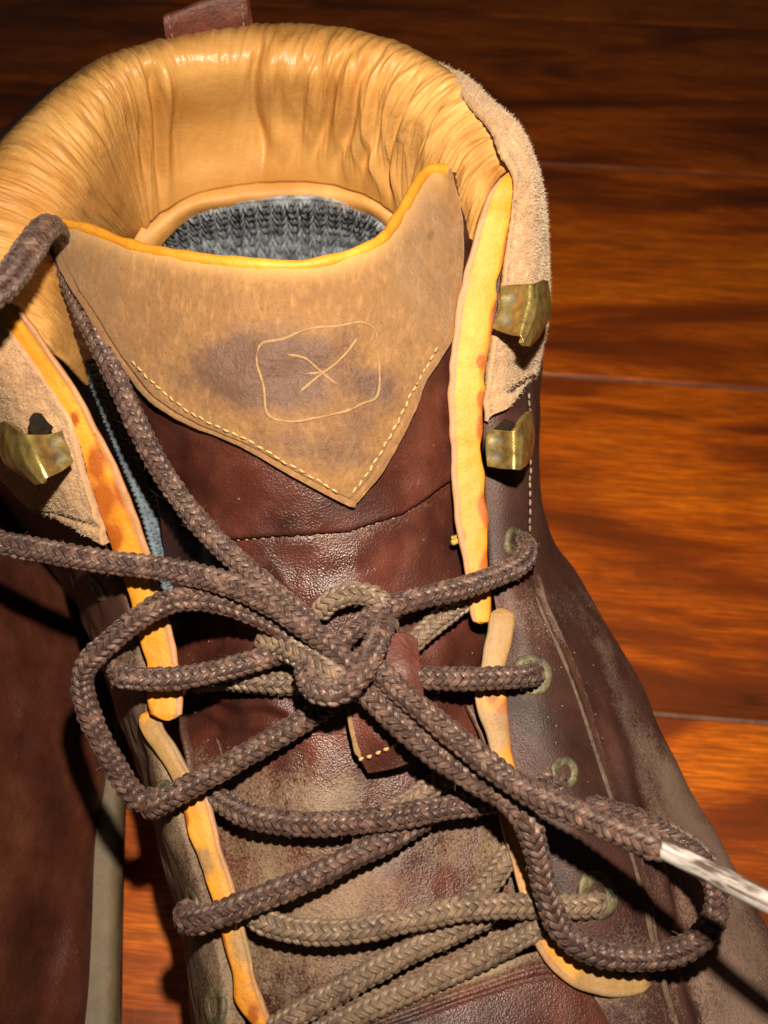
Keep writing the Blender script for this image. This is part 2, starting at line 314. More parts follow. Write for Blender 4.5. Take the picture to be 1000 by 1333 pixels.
# --- tongue
TR = [
 [(70,290,.158),(120,305,.1615),(200,330,.1635),(300,346,.1640),(390,353,.1635),(470,333,.1620),(515,290,.160),(548,232,.1585),(590,228,.156),(625,240,.150)],
 [(80,340,.153),(120,360,.1565),(200,385,.1590),(300,400,.1600),(390,405,.1595),(470,395,.1580),(525,360,.1555),(570,310,.152),(605,300,.148),(640,300,.142)],
 [(108,420,.146),(150,435,.1495),(220,450,.1520),(310,465,.1530),(400,470,.1525),(475,462,.1510),(530,440,.1485),(575,410,.145),(610,395,.141),(645,390,.135)],
 [(150,510,.135),(190,520,.139),(245,535,.1425),(320,550,.1440),(400,558,.1435),(475,550,.1420),(535,530,.1390),(580,505,.135),(615,490,.130),(650,480,.124)],
 [(185,590,.124),(225,600,.129),(275,615,.1330),(335,630,.1350),(405,637,.1345),(475,630,.1325),(540,612,.1290),(585,595,.124),(620,580,.119),(655,570,.113)],
 [(210,680,.112),(250,690,.118),(295,698,.1235),(345,705,.1260),(410,708,.1260),(475,703,.1240),(540,688,.1200),(590,668,.115),(625,655,.109),(660,645,.103)],
 [(215,780,.090),(255,785,.100),(305,790,.1125),(360,795,.1165),(420,800,.1165),(480,798,.1150),(545,788,.1115),(595,775,.107),(635,765,.101),(670,760,.094)],
 [(225,890,.082),(265,895,.092),(315,900,.1030),(370,910,.1070),(430,915,.1075),(490,913,.1065),(555,903,.1035),(605,893,.099),(645,885,.094),(690,880,.087)],
 [(245,1010,.088),(285,1015,.092),(330,1022,.0965),(385,1030,.0990),(445,1035,.0995),(505,1033,.0985),(570,1025,.0965),(625,1015,.093),(670,1005,.089),(715,1000,.083)],
 [(265,1130,.086),(305,1135,.0885),(350,1142,.0915),(405,1150,.0935),(465,1155,.0940),(525,1152,.0930),(590,1145,.0910),(650,1135,.089),(695,1125,.086),(740,1120,.080)],
 [(285,1270,.082),(330,1272,.0845),(375,1278,.0870),(425,1285,.0885),(485,1290,.0890),(545,1288,.0880),(610,1280,.0865),(670,1270,.085),(720,1260,.082),(765,1255,.077)],
 [(300,1420,.077),(350,1420,.0795),(395,1425,.0820),(450,1430,.0835),(510,1435,.0835),(570,1430,.0830),(640,1425,.0815),(710,1415,.080),(760,1410,.077),(800,1405,.072)],
]
T0 = surf(TR, 420, 240)
_q = T0 - CAM; _d = _q @ D_; _TX = (_q @ R_) / _d * F + 500; _TY = 666.5 - (_q @ U_) / _d * F; _TZ = T0[..., 2]
disp = noise(T0, 60) * .0010 + noise(T0, 150, 5) * .0004
# folds where the tongue bends by the knot
fx, fy = _TX, _TY
disp = disp + .0012 * np.sin((fy - fx * .25) / 6.5 + noise(T0, 50, 3) * 7) * sm(fy, 860, 890) * (1 - sm(fy, 925, 965)) * (1 - sm(fx, 370, 440)) * .42
disp = disp + .00022 * ridged(T0 * np.array([1, .35, .35]), 200, 9) * sm(fy, 900, 1050)
seam_y = np.interp(fx, [200, 300, 450, 520, 590, 650], [640, 702, 692, 668, 622, 600])
disp = disp + np.where(fy < seam_y, .0013, 0) * 1.0 + -.0004 * np.exp(-((fy - seam_y) / 3.5) ** 2)
disp = disp + .00030 * blob(T0, 395, 750, 48, 1.7) * ridged(T0, 140, 4) + .0009 * blob(T0, 560, 850, 45) * noise(T0, 130, 8)
dust = .92 * sm(fy, 900, 1090) * (.75 + .7 * noise(T0, 60, 31)) + .35 * np.exp(-((fy - seam_y - 12) / 9) ** 2) - .25 * blob(T0, 400, 960, 90) + .25 * blob(T0, 640, 850, 60) + .5 * blob(T0, 330, 1020, 45, 2.0, .3)
tongue = gridmesh('tongue', T0, M['brown'], boot, .0022, disp, {'dust': dust, 'gloss': .6 * blob(T0, 390, 745, 55, 1.6) + .8 * blob(T0, 395, 960, 50) + .7 * blob(T0, 300, 620, 40, 1.4)})
# --- suede patch on the tongue: cut from the tongue surface by its own outline
def on_tongue(px, py, lift=0.0):
    q = np.hypot(_TX - px, _TY - py).argmin(); i, j = divmod(q, _TX.shape[1]); return TD[i, j] + TN[i, j] * lift
TN = normals(T0); TD = T0 + TN * disp[..., None]
SX, SY, SZ = _TX[::3, ::3], _TY[::3, ::3], (T0 + TN * (noise(T0, 60) * .0010)[..., None])[::3, ::3, 2]
# parametrise: rows run from left border to right border, top edge .. V tip
topL = [(76,300),(92,350),(128,408),(160,462),(200,510),(250,548),(320,580),(385,618),(452,657)]
topR = [(584,240),(596,320),(590,405),(582,440),(560,478),(540,512),(520,556),(490,610),(454,657)]
n1 = 150; nvp = 150
Lc = cr(np.array(topL, float), n1); Rc = cr(np.array(topR, float), n1); tt = np.linspace(0, 1, nvp)
topedge = cr(np.array([(76,292),(120,303),(200,331),(300,347),(390,353),(470,333),(512,290),(545,234),(578,226)], float), nvp)
lin0 = Lc[0][None] * (1 - tt[:, None]) + Rc[0][None] * tt[:, None]; off = topedge - lin0
fade = (1 - np.linspace(0, 1, n1)) ** 1.3
G2 = Lc[:, None] * (1 - tt)[None, :, None] + Rc[:, None] * tt[None, :, None] + off[None] * fade[:, None, None]
Zp = np.zeros(G2.shape[:2]); sx, sy, sz = SX.ravel(), SY.ravel(), SZ.ravel()
for i in range(n1):
    d2 = (sx[None] - G2[i, :, 0:1]) ** 2 + (sy[None] - G2[i, :, 1:2]) ** 2; k = np.argpartition(d2, 24, axis=1)[:, :24]
    w = np.exp(-np.take_along_axis(d2, k, 1) / 30) + 1e-9; Zp[i] = (sz[k] * w).sum(1) / w.sum(1)
for _ in range(14):
    Q = np.pad(Zp, 1, mode='reflect', reflect_type='odd'); Zp = (Q[:-2, 1:-1] + Q[2:, 1:-1] + Q[1:-1, :-2] + Q[1:-1, 2:] + Q[1:-1, 1:-1]) / 5
def lift_px(G2, Z):
    v = (666.5 - G2[..., 1]) / F; h = (G2[..., 0] - 500) / F; d = (CAM[2] - Z) / (math.cos(TH) - v * math.sin(TH))
    return CAM + d[..., None] * (D_ + h[..., None] * R_ + v[..., None] * U_)
PG = lift_px(G2, Zp)
pd = np.full(PG.shape[:2], .0032) + noise(PG, 70, 3) * .0007 + noise(PG, 220, 8) * .0003 + noise(PG, 900, 2) * .00010
iu = np.linspace(0, 1, n1)[:, None] * np.ones(nvp)[None]; ju = np.ones(n1)[:, None] * tt[None]
groove = lambda e: np.exp(-((e - 11) / 2.2) ** 2)
wid = np.linalg.norm(Rc - Lc, axis=1)[:, None]; eL = ju * wid; eR = (1 - ju) * wid
pd = pd - .0006 * (groove(eL * .8) + groove(eR * .8)) * sm(iu, .05, .2)
# raised crumpled emblem field
emb = blob(PG, 410, 490, 70, 1.25)
pd = pd + emb * (.0016 * noise(PG * np.array([1, 1, .6]), 130, 6))
stain = .45 * blob(PG, 410, 490, 62, 1.3) + 1.1 * blob(PG, 330, 475, 30, 1.3, .25) + .75 * blob(PG, 370, 492, 30, 1.8, .2) + .45 * blob(PG, 425, 445, 22, 1.6) + .6 * blob(PG, 420, 585, 18, 3.4, .12) + .55 * blob(PG, 470, 545, 14, 2.2, -.7) + .6 * blob(PG, 478, 500, 14, 1.5) + .95 * blob(PG, 547, 314, 6, .7) + .35 * blob(PG, 250, 490, 20, 2.5) + .3 * blob(PG, 540, 380, 45, .6) + .4 * blob(PG, 560, 470, 20, .8)
wear = np.exp(-(iu / .045) ** 2) * (1 - sm(ju, .93, 1)) + .0
patch = gridmesh('tongue_patch', PG, M['suede'], boot, .0022, pd, {'stain': stain, 'wear': wear})
PN = normals(PG); PDD = PG + PN * pd[..., None]
_q = PDD - CAM; _d = _q @ D_; PX = (_q @ R_) / _d * F + 500; PY = 666.5 - (_q @ U_) / _d * F
def on_patch(px, py, lift=0.0):
    k = ((PX - px) ** 2 + (PY - py) ** 2).argmin(); i, j = divmod(k, PX.shape[1]); return PDD[i, j] + PN[i, j] * lift
# rolled pale top edge of the tongue
C = PDD[0, 2:-2]; Cr, q = resample(C[::6], .0006); Tt, Nn, Bb = frames(Cr, np.array([0, .3, 1.0]))
ww = .0013 * (1 + .25 * noise(Cr, 220)); V, f = ringtube(Cr - np.array([0, 0, .0006]), Nn, Bb, ww, ww * .9, 12)
aa = {'burn': np.repeat(.15 + 0 * q, 12), 'edge': np.repeat(0 * q, 12), 'dust': np.repeat(.0 * q, 12)}
link('tongue_edge', mesh('tongue_edge', V.reshape(-1, 3), f, aa), M['binding'], boot)
# emblem: pale ridges pressed into the suede
def ridge_lines(name, paths, r, mat, parent, fn, step=.0005):
    VV = []; FF = []; b = 0
    for pth in paths:
        c2 = cr(np.array(pth, float), 14 * len(pth)); C = np.array([fn(x, y, 0) for x, y in c2]); C = C[::3]
        for _ in range(6): C[1:-1] = (C[:-2] + C[2:] + C[1:-1] * 2) / 4
        C, q = resample(C, step)
        T, N, B = frames(C); e = np.clip(np.minimum(q, q[-1] - q) / (4 * r), .1, 1) * (1 + .3 * noise(C, 500)); V, f = ringtube(C, N, B, r * e * .55, r * e * 1.2, 8)
        VV.append(V.reshape(-1, 3)); FF.append(f + b); b += V.shape[0] * V.shape[1]
    return link(name, mesh(name, np.concatenate(VV), np.concatenate(FF)), mat, parent)
M['ridge'] = simple('pale_suede_ridge', (.30, .175, .08), .9, 0, (1500, .0003), col2=(.20, .11, .045), nscale=500)
ridge_lines('pressed_emblem', [[(334,462),(337,450),(348,444),(372,441),(392,430),(425,425),(448,424),(462,419),(478,421),(489,430),(492,446)], [(494,466),(494,490),(494,508),(488,520),(474,524),(450,536),(420,541),(392,548),(366,548),(350,542),(345,530),(344,505),(336,482),(334,462)],
    [(374,462),(395,465),(410,476),(425,490),(440,500)], [(466,440),(452,458),(434,475),(418,487),(402,500),(388,512)], [(400,486),(425,484)]],   .00025, M['ridge'], patch, on_patch)
# --- stitching helper: rows of short pale stitches, each a small capsule
def stitches(name, path, fn, mat, parent, length=.0016, gap=.0004, r=.00025, world=False, sag=.3):
    if world: C = np.asarray(path)
    else: c2 = cr(np.array(path, float), 20 * len(path)); C = np.array([fn(x, y, .0002) for x, y in c2])
    C, q = resample(C[::2] if len(C) > 30 else C, .0002); nst = int(q[-1] / (length + gap)); VV = []; FF = []; b = 0
    for k in range(nst):
        a = k * (length + gap); s = np.linspace(a, a + length, 5); s = s + random.uniform(-.15, .15) * gap
        c = np.stack([np.interp(s, q, C[:, i]) for i in range(3)], 1); T, N, B = frames(c); u = np.linspace(-1, 1, 5)
        jit = np.array([random.uniform(-1, 1) * .00012 for _ in range(3)])
        V, f = ringtube(c + N * (r * .6 * (1 - u ** 2))[:, None] + jit, N, B, r * np.array([.25, .9, 1, .9, .25]), r * np.array([.3, 1, 1.1, 1, .3]), 6)
        VV.append(V.reshape(-1, 3)); FF.append(f + b); b += 30
    return link(name, mesh(name, np.concatenate(VV), np.concatenate(FF)), mat, parent, 'stuff')
ePath = [(172,468),(208,505),(256,541),(322,573),(385,609),(448,645)]
stitches('stitching', ePath, on_patch, M['thread'], patch)
stitches('stitching', [(458,643),(486,604),(514,556),(532,518),(552,482),(576,440)], on_patch, M['thread'], patch)
stitches('stitching', [(x, float(np.interp(x, [200, 300, 450, 520, 590], [640, 702, 692, 668, 622])) + 2) for x in range(300, 592, 24)], on_tongue, M['thread_dark'], tongue, .0009, .0012, .0002)
# --- collar lining
ST = [
 [(-70,470,.125),(-60,440,.148),(-12,398,.1625),(40,425,.158),(80,465,.147),(116,502,.128)],
 [(-85,340,.130),(-72,325,.155),(-38,285,.1680),(45,310,.162),(100,350,.146),(135,385,.120)],
 [(-45,240,.130),(-30,225,.158),(0,208,.1700),(70,250,.165),(118,300,.149),(155,330,.124)],
 [(32,150,.130),(45,140,.158),(62,136,.1710),(110,190,.166),(145,250,.150),(180,308,.126)],
 [(110,100,.130),(115,85,.158),(128,86,.1715),(155,130,.167),(172,210,.150),(192,297,.130)],
 [(160,85,.130),(168,66,.158),(180,64,.1715),(196,110,.167),(205,190,.150),(205,282,.132)],
 [(235,70,.130),(240,47,.158),(246,47,.1715),(255,95,.167),(250,170,.150),(258,252,.134)],
 [(330,60,.130),(332,36,.158),(334,36,.1715),(335,90,.167),(340,160,.150),(345,238,.135)],
 [(430,62,.130),(436,39,.158),(430,40,.1715),(420,95,.167),(420,170,.150),(425,240,.135)],
 [(515,85,.130),(520,60,.158),(505,56,.1715),(485,105,.167),(480,190,.150),(490,262,.134)],
 [(590,125,.130),(590,100,.158),(570,88,.1715),(535,135,.166),(520,210,.149),(530,300,.130)],
 [(650,185,.130),(648,160,.158),(625,128,.1715),(575,170,.165),(555,245,.148),(560,330,.127)],
 [(690,250,.130),(688,210,.156),(655,172,.1705),(605,200,.163),(583,275,.147),(590,360,.126)],
 [(700,330,.130),(690,270,.150),(668,222,.1665),(636,248,.160),(612,310,.148),(600,400,.130)],
]
CG = surf(ST, 620, 110)
uu = np.linspace(0, len(ST) - 1, 620)[:, None] * np.ones(110)[None]; vv = np.ones(620)[:, None] * np.linspace(0, 5, 110)[None]
inner = sm(vv, 2.0, 2.6); st3 = np.stack([uu * 1.6 + .35 * vv, vv * .35, 0 * uu], -1)
back_r = sm(uu, 7.2, 8.0)
w1 = ridged(np.stack([uu * 1.5 - .25 * np.clip(vv - 2, 0, 3), vv * .25, 0 * uu + 3], -1), 1.0)
w2 = noise(np.stack([uu * 9 + vv * (np.where(uu < 6, -1.2, 1.6)), vv * 1.1, 0 * uu], -1))
w3 = noise(np.stack([uu * 22 + vv * (np.where(uu < 6, -2.5, 3.0)), vv * 1.6, 0 * uu + 7], -1))
smooth_zone = np.exp(-((uu - 6.1) / .8) ** 2) * sm(vv, 2, 2.5)
fin = 1 - sm(vv, 4.2, 4.95)
disp = inner * (w1 - .5) * .0014 * (.25 + .9 * back_r) * (1 - .6 * smooth_zone) + w2 * .0008 * (.55 + .9 * np.clip(noise(CG, 35, 6) + .3, 0, 1)) * sm(vv, 1.2, 2) * (1 - .75 * smooth_zone) * (1 - .5 * sm(vv, 3.2, 4)) + w3 * .00030 * (1 - .8 * smooth_zone)
for uc, amp, wdt, slope in ((7.05, -.0030, .06, -.05), (5.0, -.0032, .09, .04), (4.45, -.0014, .08, .03), (8.05, -.0014, .06, -.25), (8.55, -.0018, .06, -.28), (9.05, -.0022, .07, -.30), (9.55, -.0018, .07, -.28), (10.05, -.002, .08, -.2), (10.7, -.0022, .08, -.1)):
    x = uu - uc - slope * (vv - 2) * 1.0 - .05 * np.sin(vv * 3 + uc)
    x = x + .10 * noise(np.stack([uu * .6, vv * .9, 0 * uu + uc], -1)); vm = .8 + .8 * noise(np.stack([0 * uu, vv * 1.1, 0 * uu + uc * 3], -1))
    disp = disp + vm * (amp * .9 * np.exp(-(x / (wdt * 1.5)) ** 2) * sm(vv, 2.1, 3.0) + (-amp) * .6 * np.exp(-((x - .24) / .16) ** 2) * sm(vv, 2.1, 3.0))
disp = disp * (.15 + .85 * fin) * (1 - .9 * sm(uu, 12.5, 13))
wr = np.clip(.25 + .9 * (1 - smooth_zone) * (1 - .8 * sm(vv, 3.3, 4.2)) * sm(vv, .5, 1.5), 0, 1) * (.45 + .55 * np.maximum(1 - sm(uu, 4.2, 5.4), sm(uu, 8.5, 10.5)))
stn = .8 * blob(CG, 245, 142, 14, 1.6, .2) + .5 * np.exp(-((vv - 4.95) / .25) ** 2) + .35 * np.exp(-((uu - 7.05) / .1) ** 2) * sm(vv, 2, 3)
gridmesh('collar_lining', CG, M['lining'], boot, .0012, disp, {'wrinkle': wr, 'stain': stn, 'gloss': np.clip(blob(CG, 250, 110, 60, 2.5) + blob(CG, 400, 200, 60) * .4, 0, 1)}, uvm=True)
# --- lower lining band and grey knit inside
BD = [
 [(150,350,.124),(165,352,.121),(180,356,.118)],
 [(172,318,.128),(190,330,.124),(200,340,.120)],
 [(195,284,.131),(208,297,.129),(218,310,.125)],
 [(250,250,.134),(258,266,.132),(264,279,.128)],
 [(345,234,.135),(348,252,.133),(350,266,.130)],
 [(425,236,.135),(425,252,.133),(422,267,.130)],
 [(492,258,.134),(484,270,.132),(478,281,.128)],
 [(535,296,.130),(516,300,.128),(500,300,.124)],
 [(560,330,.128),(538,330,.124),(520,330,.120)],
]
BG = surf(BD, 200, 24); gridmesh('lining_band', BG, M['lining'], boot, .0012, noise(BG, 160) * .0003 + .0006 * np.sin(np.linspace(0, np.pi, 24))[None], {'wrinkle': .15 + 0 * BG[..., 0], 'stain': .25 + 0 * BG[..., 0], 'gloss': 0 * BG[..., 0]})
def knit(G, cw, chh, amp):
    lu = np.concatenate([[0], np.cumsum(np.linalg.norm(np.diff(G.mean(1), axis=0), axis=1))])[:, None]; lv = np.concatenate([[0], np.cumsum(np.linalg.norm(np.diff(G.mean(0), axis=0), axis=1))])[None]
    fu = lu / cw + .25 * noise(G, 100); x = fu - np.floor(fu); h = np.abs(np.sin(np.pi * (lv / chh + 1.3 * np.abs(x - .5) * 2 + .3 * noise(G, 200, 5)))) ** .7
    return amp * h * np.abs(np.sin(2 * np.pi * x)) ** .5
KN = [
 [(160,345,.122),(165,380,.110),(170,420,.095),(180,480,.060)],
 [(205,305,.127),(212,335,.112),(220,380,.095),(240,470,.055)],
 [(256,274,.130),(262,310,.112),(270,370,.092),(290,470,.045)],
 [(350,260,.132),(352,300,.112),(355,360,.090),(360,470,.035)],
 [(424,261,.132),(422,300,.112),(420,360,.090),(425,470,.035)],
 [(482,276,.130),(474,310,.112),(465,370,.092),(470,470,.045)],
 [(510,300,.127),(500,335,.112),(490,380,.095),(500,470,.055)],
 [(545,335,.122),(535,370,.110),(530,420,.095),(540,480,.06)],
]
KG = surf(KN, 520, 260); gridmesh('knit_lining', KG, M['knit'], boot, .0012, knit(KG, .0042, .0044, .0020) * sm(np.linspace(0, 1, 260)[None], 0, .04))
GS = [
 [(108,470,.132),(125,465,.128),(150,455,.124),(175,450,.12)],
 [(128,520,.126),(150,525,.120),(175,515,.115),(205,515,.112)],
 [(155,590,.118),(178,600,.113),(200,600,.108),(235,600,.104)],
 [(180,650,.113),(200,665,.108),(222,665,.103),(255,660,.10)],
 [(198,710,.106),(215,720,.101),(240,720,.097),(270,720,.094)],
 [(215,770,.098),(232,775,.094),(255,775,.091),(285,775,.088)],
]
GG = surf(GS, 300, 90); gridmesh('gusset_lining', GG, M['gusset_knit'], boot, .0012, knit(GG, .0026, .0022, .0009))
# brown leather gussets between tongue and facings, and a dark footbed far inside
for rows in ([[(205,790,.088),(235,790,.080),(262,790,.088)],[(225,880,.084),(247,900,.077),(275,900,.085)],[(240,960,.090),(262,975,.084),(290,970,.092)],[(250,1040,.089),(275,1040,.085),(300,1040,.09)]],
             [[(600,690,.108),(615,690,.104),(635,690,.107)],[(595,790,.104),(620,790,.098),(645,790,.102)],[(600,880,.100),(628,880,.094),(655,880,.098)],[(640,1000,.095),(662,1000,.090),(690,1000,.092)]]):
    g = surf(rows, 80, 40); gridmesh('gusset', g, M['brown_dusty'], boot, .001, .0008 * np.sin(np.linspace(0, 14, 40))[None] * np.ones((80, 1)) + noise(g, 90) * .001, {'dust': .2 + 0 * g[..., 0]})
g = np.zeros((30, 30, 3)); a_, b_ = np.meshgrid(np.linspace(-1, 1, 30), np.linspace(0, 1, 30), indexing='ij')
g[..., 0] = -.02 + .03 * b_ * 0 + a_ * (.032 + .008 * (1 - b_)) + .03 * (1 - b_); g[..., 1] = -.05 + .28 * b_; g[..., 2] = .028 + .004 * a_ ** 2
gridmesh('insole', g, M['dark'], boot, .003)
# --- quarters
def qdust(G, ex, a=.5): 
    q = G - CAM; d = q @ D_; x = (q @ R_) / d * F + 500; y = 666.5 - (q @ U_) / d * F; return x, y
QR = [
 [(650,250,.158),(672,265,.156),(690,290,.147),(700,330,.136)],
 [(638,360,.149),(662,370,.147),(686,380,.137),(704,400,.122)],
 [(628,450,.140),(658,455,.138),(684,455,.127),(700,468,.112)],
 [(624,540,.129),(655,545,.127),(686,545,.118),(701,560,.100)],
 [(628,640,.119),(658,645,.118),(690,650,.109),(709,680,.088)],
 [(636,740,.112),(664,745,.111),(692,750,.102),(748,745,.078)],
 [(650,820,.106),(690,830,.1065),(735,840,.098),(797,830,.069)],
 [(650,920,.102),(710,925,.1025),(765,930,.0925),(850,930,.062)],
 [(664,1020,.098),(732,1020,.0995),(795,1020,.089),(900,1025,.058)],
 [(688,1110,.095),(758,1110,.0965),(825,1110,.087),(944,1110,.058)],
 [(712,1200,.0915),(780,1190,.0935),(848,1190,.085),(988,1190,.058)],
 [(765,1270,.088),(815,1270,.0895),(876,1270,.083),(1032,1270,.056)],
 [(795,1400,.083),(855,1400,.0845),(930,1400,.079),(1090,1400,.052)],
]
QL = [
 [(-8,420,.161),(-30,440,.155),(-60,470,.135),(-85,500,.11)],
 [(35,490,.149),(12,510,.145),(-20,540,.13),(-45,560,.11)],
 [(90,580,.138),(68,600,.135),(40,620,.122),(20,640,.10)],
 [(128,670,.125),(105,675,.123),(85,685,.115),(72,692,.10)],
 [(160,740,.117),(140,742,.116),(112,745,.109),(92,748,.094)],
 [(186,815,.110),(165,815,.110),(140,820,.103),(120,825,.088)],
 [(200,900,.105),(184,900,.105),(168,905,.099),(150,908,.083)],
 [(222,1000,.100),(208,1000,.100),(196,1005,.095),(182,1010,.078)],
 [(252,1085,.096),(236,1085,.0965),(220,1090,.091),(206,1095,.074)],
 [(282,1180,.0925),(262,1182,.093),(246,1187,.087),(233,1192,.070)],
 [(308,1275,.089),(285,1275,.090),(264,1280,.084),(248,1285,.066)],
 [(335,1420,.083),(305,1420,.085),(285,1425,.079),(268,1430,.060)],
]
def extend(rows, sgn):
    out = []
    for r in rows:
        w = [P(*p) for p in r]; s = w[-1]; zz = s[2]
        a = s + np.array([sgn * .0022, 0, -.014]); b = np.array([s[0] + sgn * .006, s[1], max(.036, zz * .45)]); c = np.array([b[0] + sgn * .002, s[1], .024])
        out.append(w + [a, b, c])
    # carry the form on to the toe
    tip = np.array([.028, -.075, .03])
    return np.array(out)
def wsurf(A, nu, nv): A = cr(A, nu); return np.swapaxes(cr(np.swapaxes(A, 0, 1), nv), 0, 1)
ER = extend(QR, 1); EL = extend(QL, -1)
GR = wsurf(ER, 420, 230); x, y = qdust(GR, 0)
seamx = np.interp(y, [480, 500, 740, 790, 850, 930, 1020, 1110, 1200, 1290, 1400], [694, 690, 690, 706, 740, 768, 798, 828, 850, 868, 905])
dd = noise(GR, 70, 2) * .0010 + noise(GR, 25, 4) * .0016
dd = dd + .0016 * (1 - sm(x, seamx - 2, seamx + 3)) - .0004 * np.exp(-((x - seamx + 9) / 3) ** 2)
dd = dd - .0012 * np.exp(-((x - seamx - 40) / 10) ** 2) * sm(y, 980, 1080) + .001 * np.exp(-((x - seamx - 22) / 9) ** 2) * sm(y, 900, 1000)
dust = .75 * np.exp(-((x - seamx) / 5) ** 2) * sm(y, 700, 780) + .55 * blob(GR, 690, 800, 42, 1, 0) + .5 * sm(y, 1060, 1280) * (1 - sm(x, seamx - 5, seamx + 5)) + (.80 + .7 * noise(GR, 35, 12)) * sm(x, seamx + 22, seamx + 55) * sm(y, 720, 860) + .4 * np.exp(-((x - seamx - 14) / 10) ** 2) * sm(y, 950, 1080) - .1
gridmesh('quarter', GR, M['quarter'], boot, .0020, dd, {'dust': dust})
GL = wsurf(EL, 420, 150); x, y = qdust(GL, 0)
dd = noise(GL, 80, 2) * .0009 + noise(GL, 160, 4) * .0005
dust = .45 * sm(y, 780, 900) + .3 * ridged(GL, 60, 2) * sm(y, 780, 900) - .05
gridmesh('quarter', GL, M['brown_dusty'], boot, .0020, dd, {'dust': dust})
RDD = GR + normals(GR) * (noise(GR, 70, 2) * .001 + noise(GR, 25, 4) * .0016 + .0016)[..., None]
def finder(Gd):
    N = normals(Gd); q = Gd - CAM; d = q @ D_; X = (q @ R_) / d * F + 500; Y = 666.5 - (q @ U_) / d * F
    m = Gd.shape[1]
    def fn(px, py, lift=0.0):
        k = ((X - px) ** 2 + (Y - py) ** 2).argmin(); i, j = divmod(k, m); return Gd[i, j] + N[i, j] * lift
    fn.N = lambda px, py: N[divmod(((X - px) ** 2 + (Y - py) ** 2).argmin(), m)]
    return fn
onR = finder(RDD[:, :190]); onL = finder((GL + normals(GL) * dd[..., None])[:, :110])
stitches('stitching', [(687,512),(690,560),(689,640),(688,735)], onR, M['thread_dark'], boot, .0016, .0005, .00028)
ridge_lines('seam_ridge', [[(697,775),(708,806),(730,850),(757,925),(774,975),(789,1020),(806,1070),(820,1110),(840,1180),(858,1260),(880,1330)]], .00055, M['seam_dirt'], boot, onR)
# heel shaft below the collar
HS = []
for s in ST:
    r = P(*s[2]); cx, cy = -.024, .165; v = np.array([r[0] - cx, r[1] - cy]); v /= np.linalg.norm(v)
    q = P(*s[1]); e = P(*s[0]); foot = np.array([-.026 + v[0] * .040, .178 + v[1] * .055])
    HS.append([np.array([q[0], q[1], q[2] - .004]), np.array([e[0], e[1], .128]), np.array([(e[0] + foot[0]) / 2, (e[1] + foot[1]) / 2, .09]), np.array([foot[0], foot[1], .055]), np.array([foot[0] + v[0] * .002, foot[1] + v[1] * .002, .024])])
HG = wsurf(np.array(HS), 160, 60); gridmesh('heel_counter', HG, M['quarter'], boot, .0016, noise(HG, 40) * .0008, {'dust': .1 + 0 * HG[..., 0]}, toward=np.array([-.024, 1.5, .1]))
# toe of the boot, below the picture
AR = ER[-1]; AL = EL[-1]; tip = np.array([.030, -.085, .030]); TO = []
top = [P(335,1420,.083), P(420,1425,.085), P(560,1430,.087), P(700,1420,.086), P(795,1400,.083)]
ringA = np.array(list(AL[::-1][:-1]) + top + list(AR[1:]))
for t in np.linspace(0, 1, 8):
    sc = math.sqrt(max(0, 1 - (t * .995) ** 2)) * .85 + .15 * (1 - t); ctr = np.array([.028, 0, .024]); r = ringA.copy()
    r[:, 0] = .026 + (ringA[:, 0] - .026) * sc; r[:, 2] = .024 + (ringA[:, 2] - .024) * (1 - .55 * t) * (sc * .6 + .4 if t < .99 else .3); r[:, 1] = ringA[:, 1] * (1 - t) + t * -.085 + 0
    TO.append(r)
TG = wsurf(np.array(TO), 60, 120); gridmesh('toe_vamp', TG, M['brown_dusty'], boot, .0016, None, {'dust': .3 + 0 * TG[..., 0]}, toward=np.array([.03, -.05, 1.0]))
# sole
def slab(name, pts, z0, z1, mat, parent, n=90):
    A = np.array([pts[-1]] + pts + [pts[0], pts[1]], float); k = len(pts); t = np.linspace(1, k + 1, n, endpoint=False); i = t.astype(int); f = (t - i)[:, None]
    a, b, c, d = A[i - 1], A[i], A[(i + 1)], A[np.minimum(i + 2, k + 2)]; C = .5 * (2 * b + (c - a) * f + (2 * a - 5 * b + 4 * c - d) * f ** 2 + (3 * b - a - 3 * c + d) * f ** 3)
    ctr = C.mean(0); rings = [(z0, .99), (z0 + .001, 1.0), (z1 - .001, 1.0), (z1, .985), (z1, .5), (z1, .001)]
    V = np.array([[(ctr[0] + (p[0] - ctr[0]) * s, ctr[1] + (p[1] - ctr[1]) * s, z) for p in C] for z, s in rings]); 
    return link(name, mesh(name, V.reshape(-1, 3), gridfaces(len(rings), n, True)), mat, parent)
SO = [(-.060,.225),(-.030,.243),(.004,.225),(.014,.18),(.032,.12),(.062,.07),(.092,.02),(.085,-.05),(.04,-.088),(-.01,-.078),(-.040,-.03),(-.044,.03),(-.050,.09),(-.064,.15),(-.068,.19)]
slab('midsole', SO, .012, .024, M['midsole'], boot); slab('outsole', [(x, y) for x, y in SO], .0005, .0125, M['outsole'], boot)
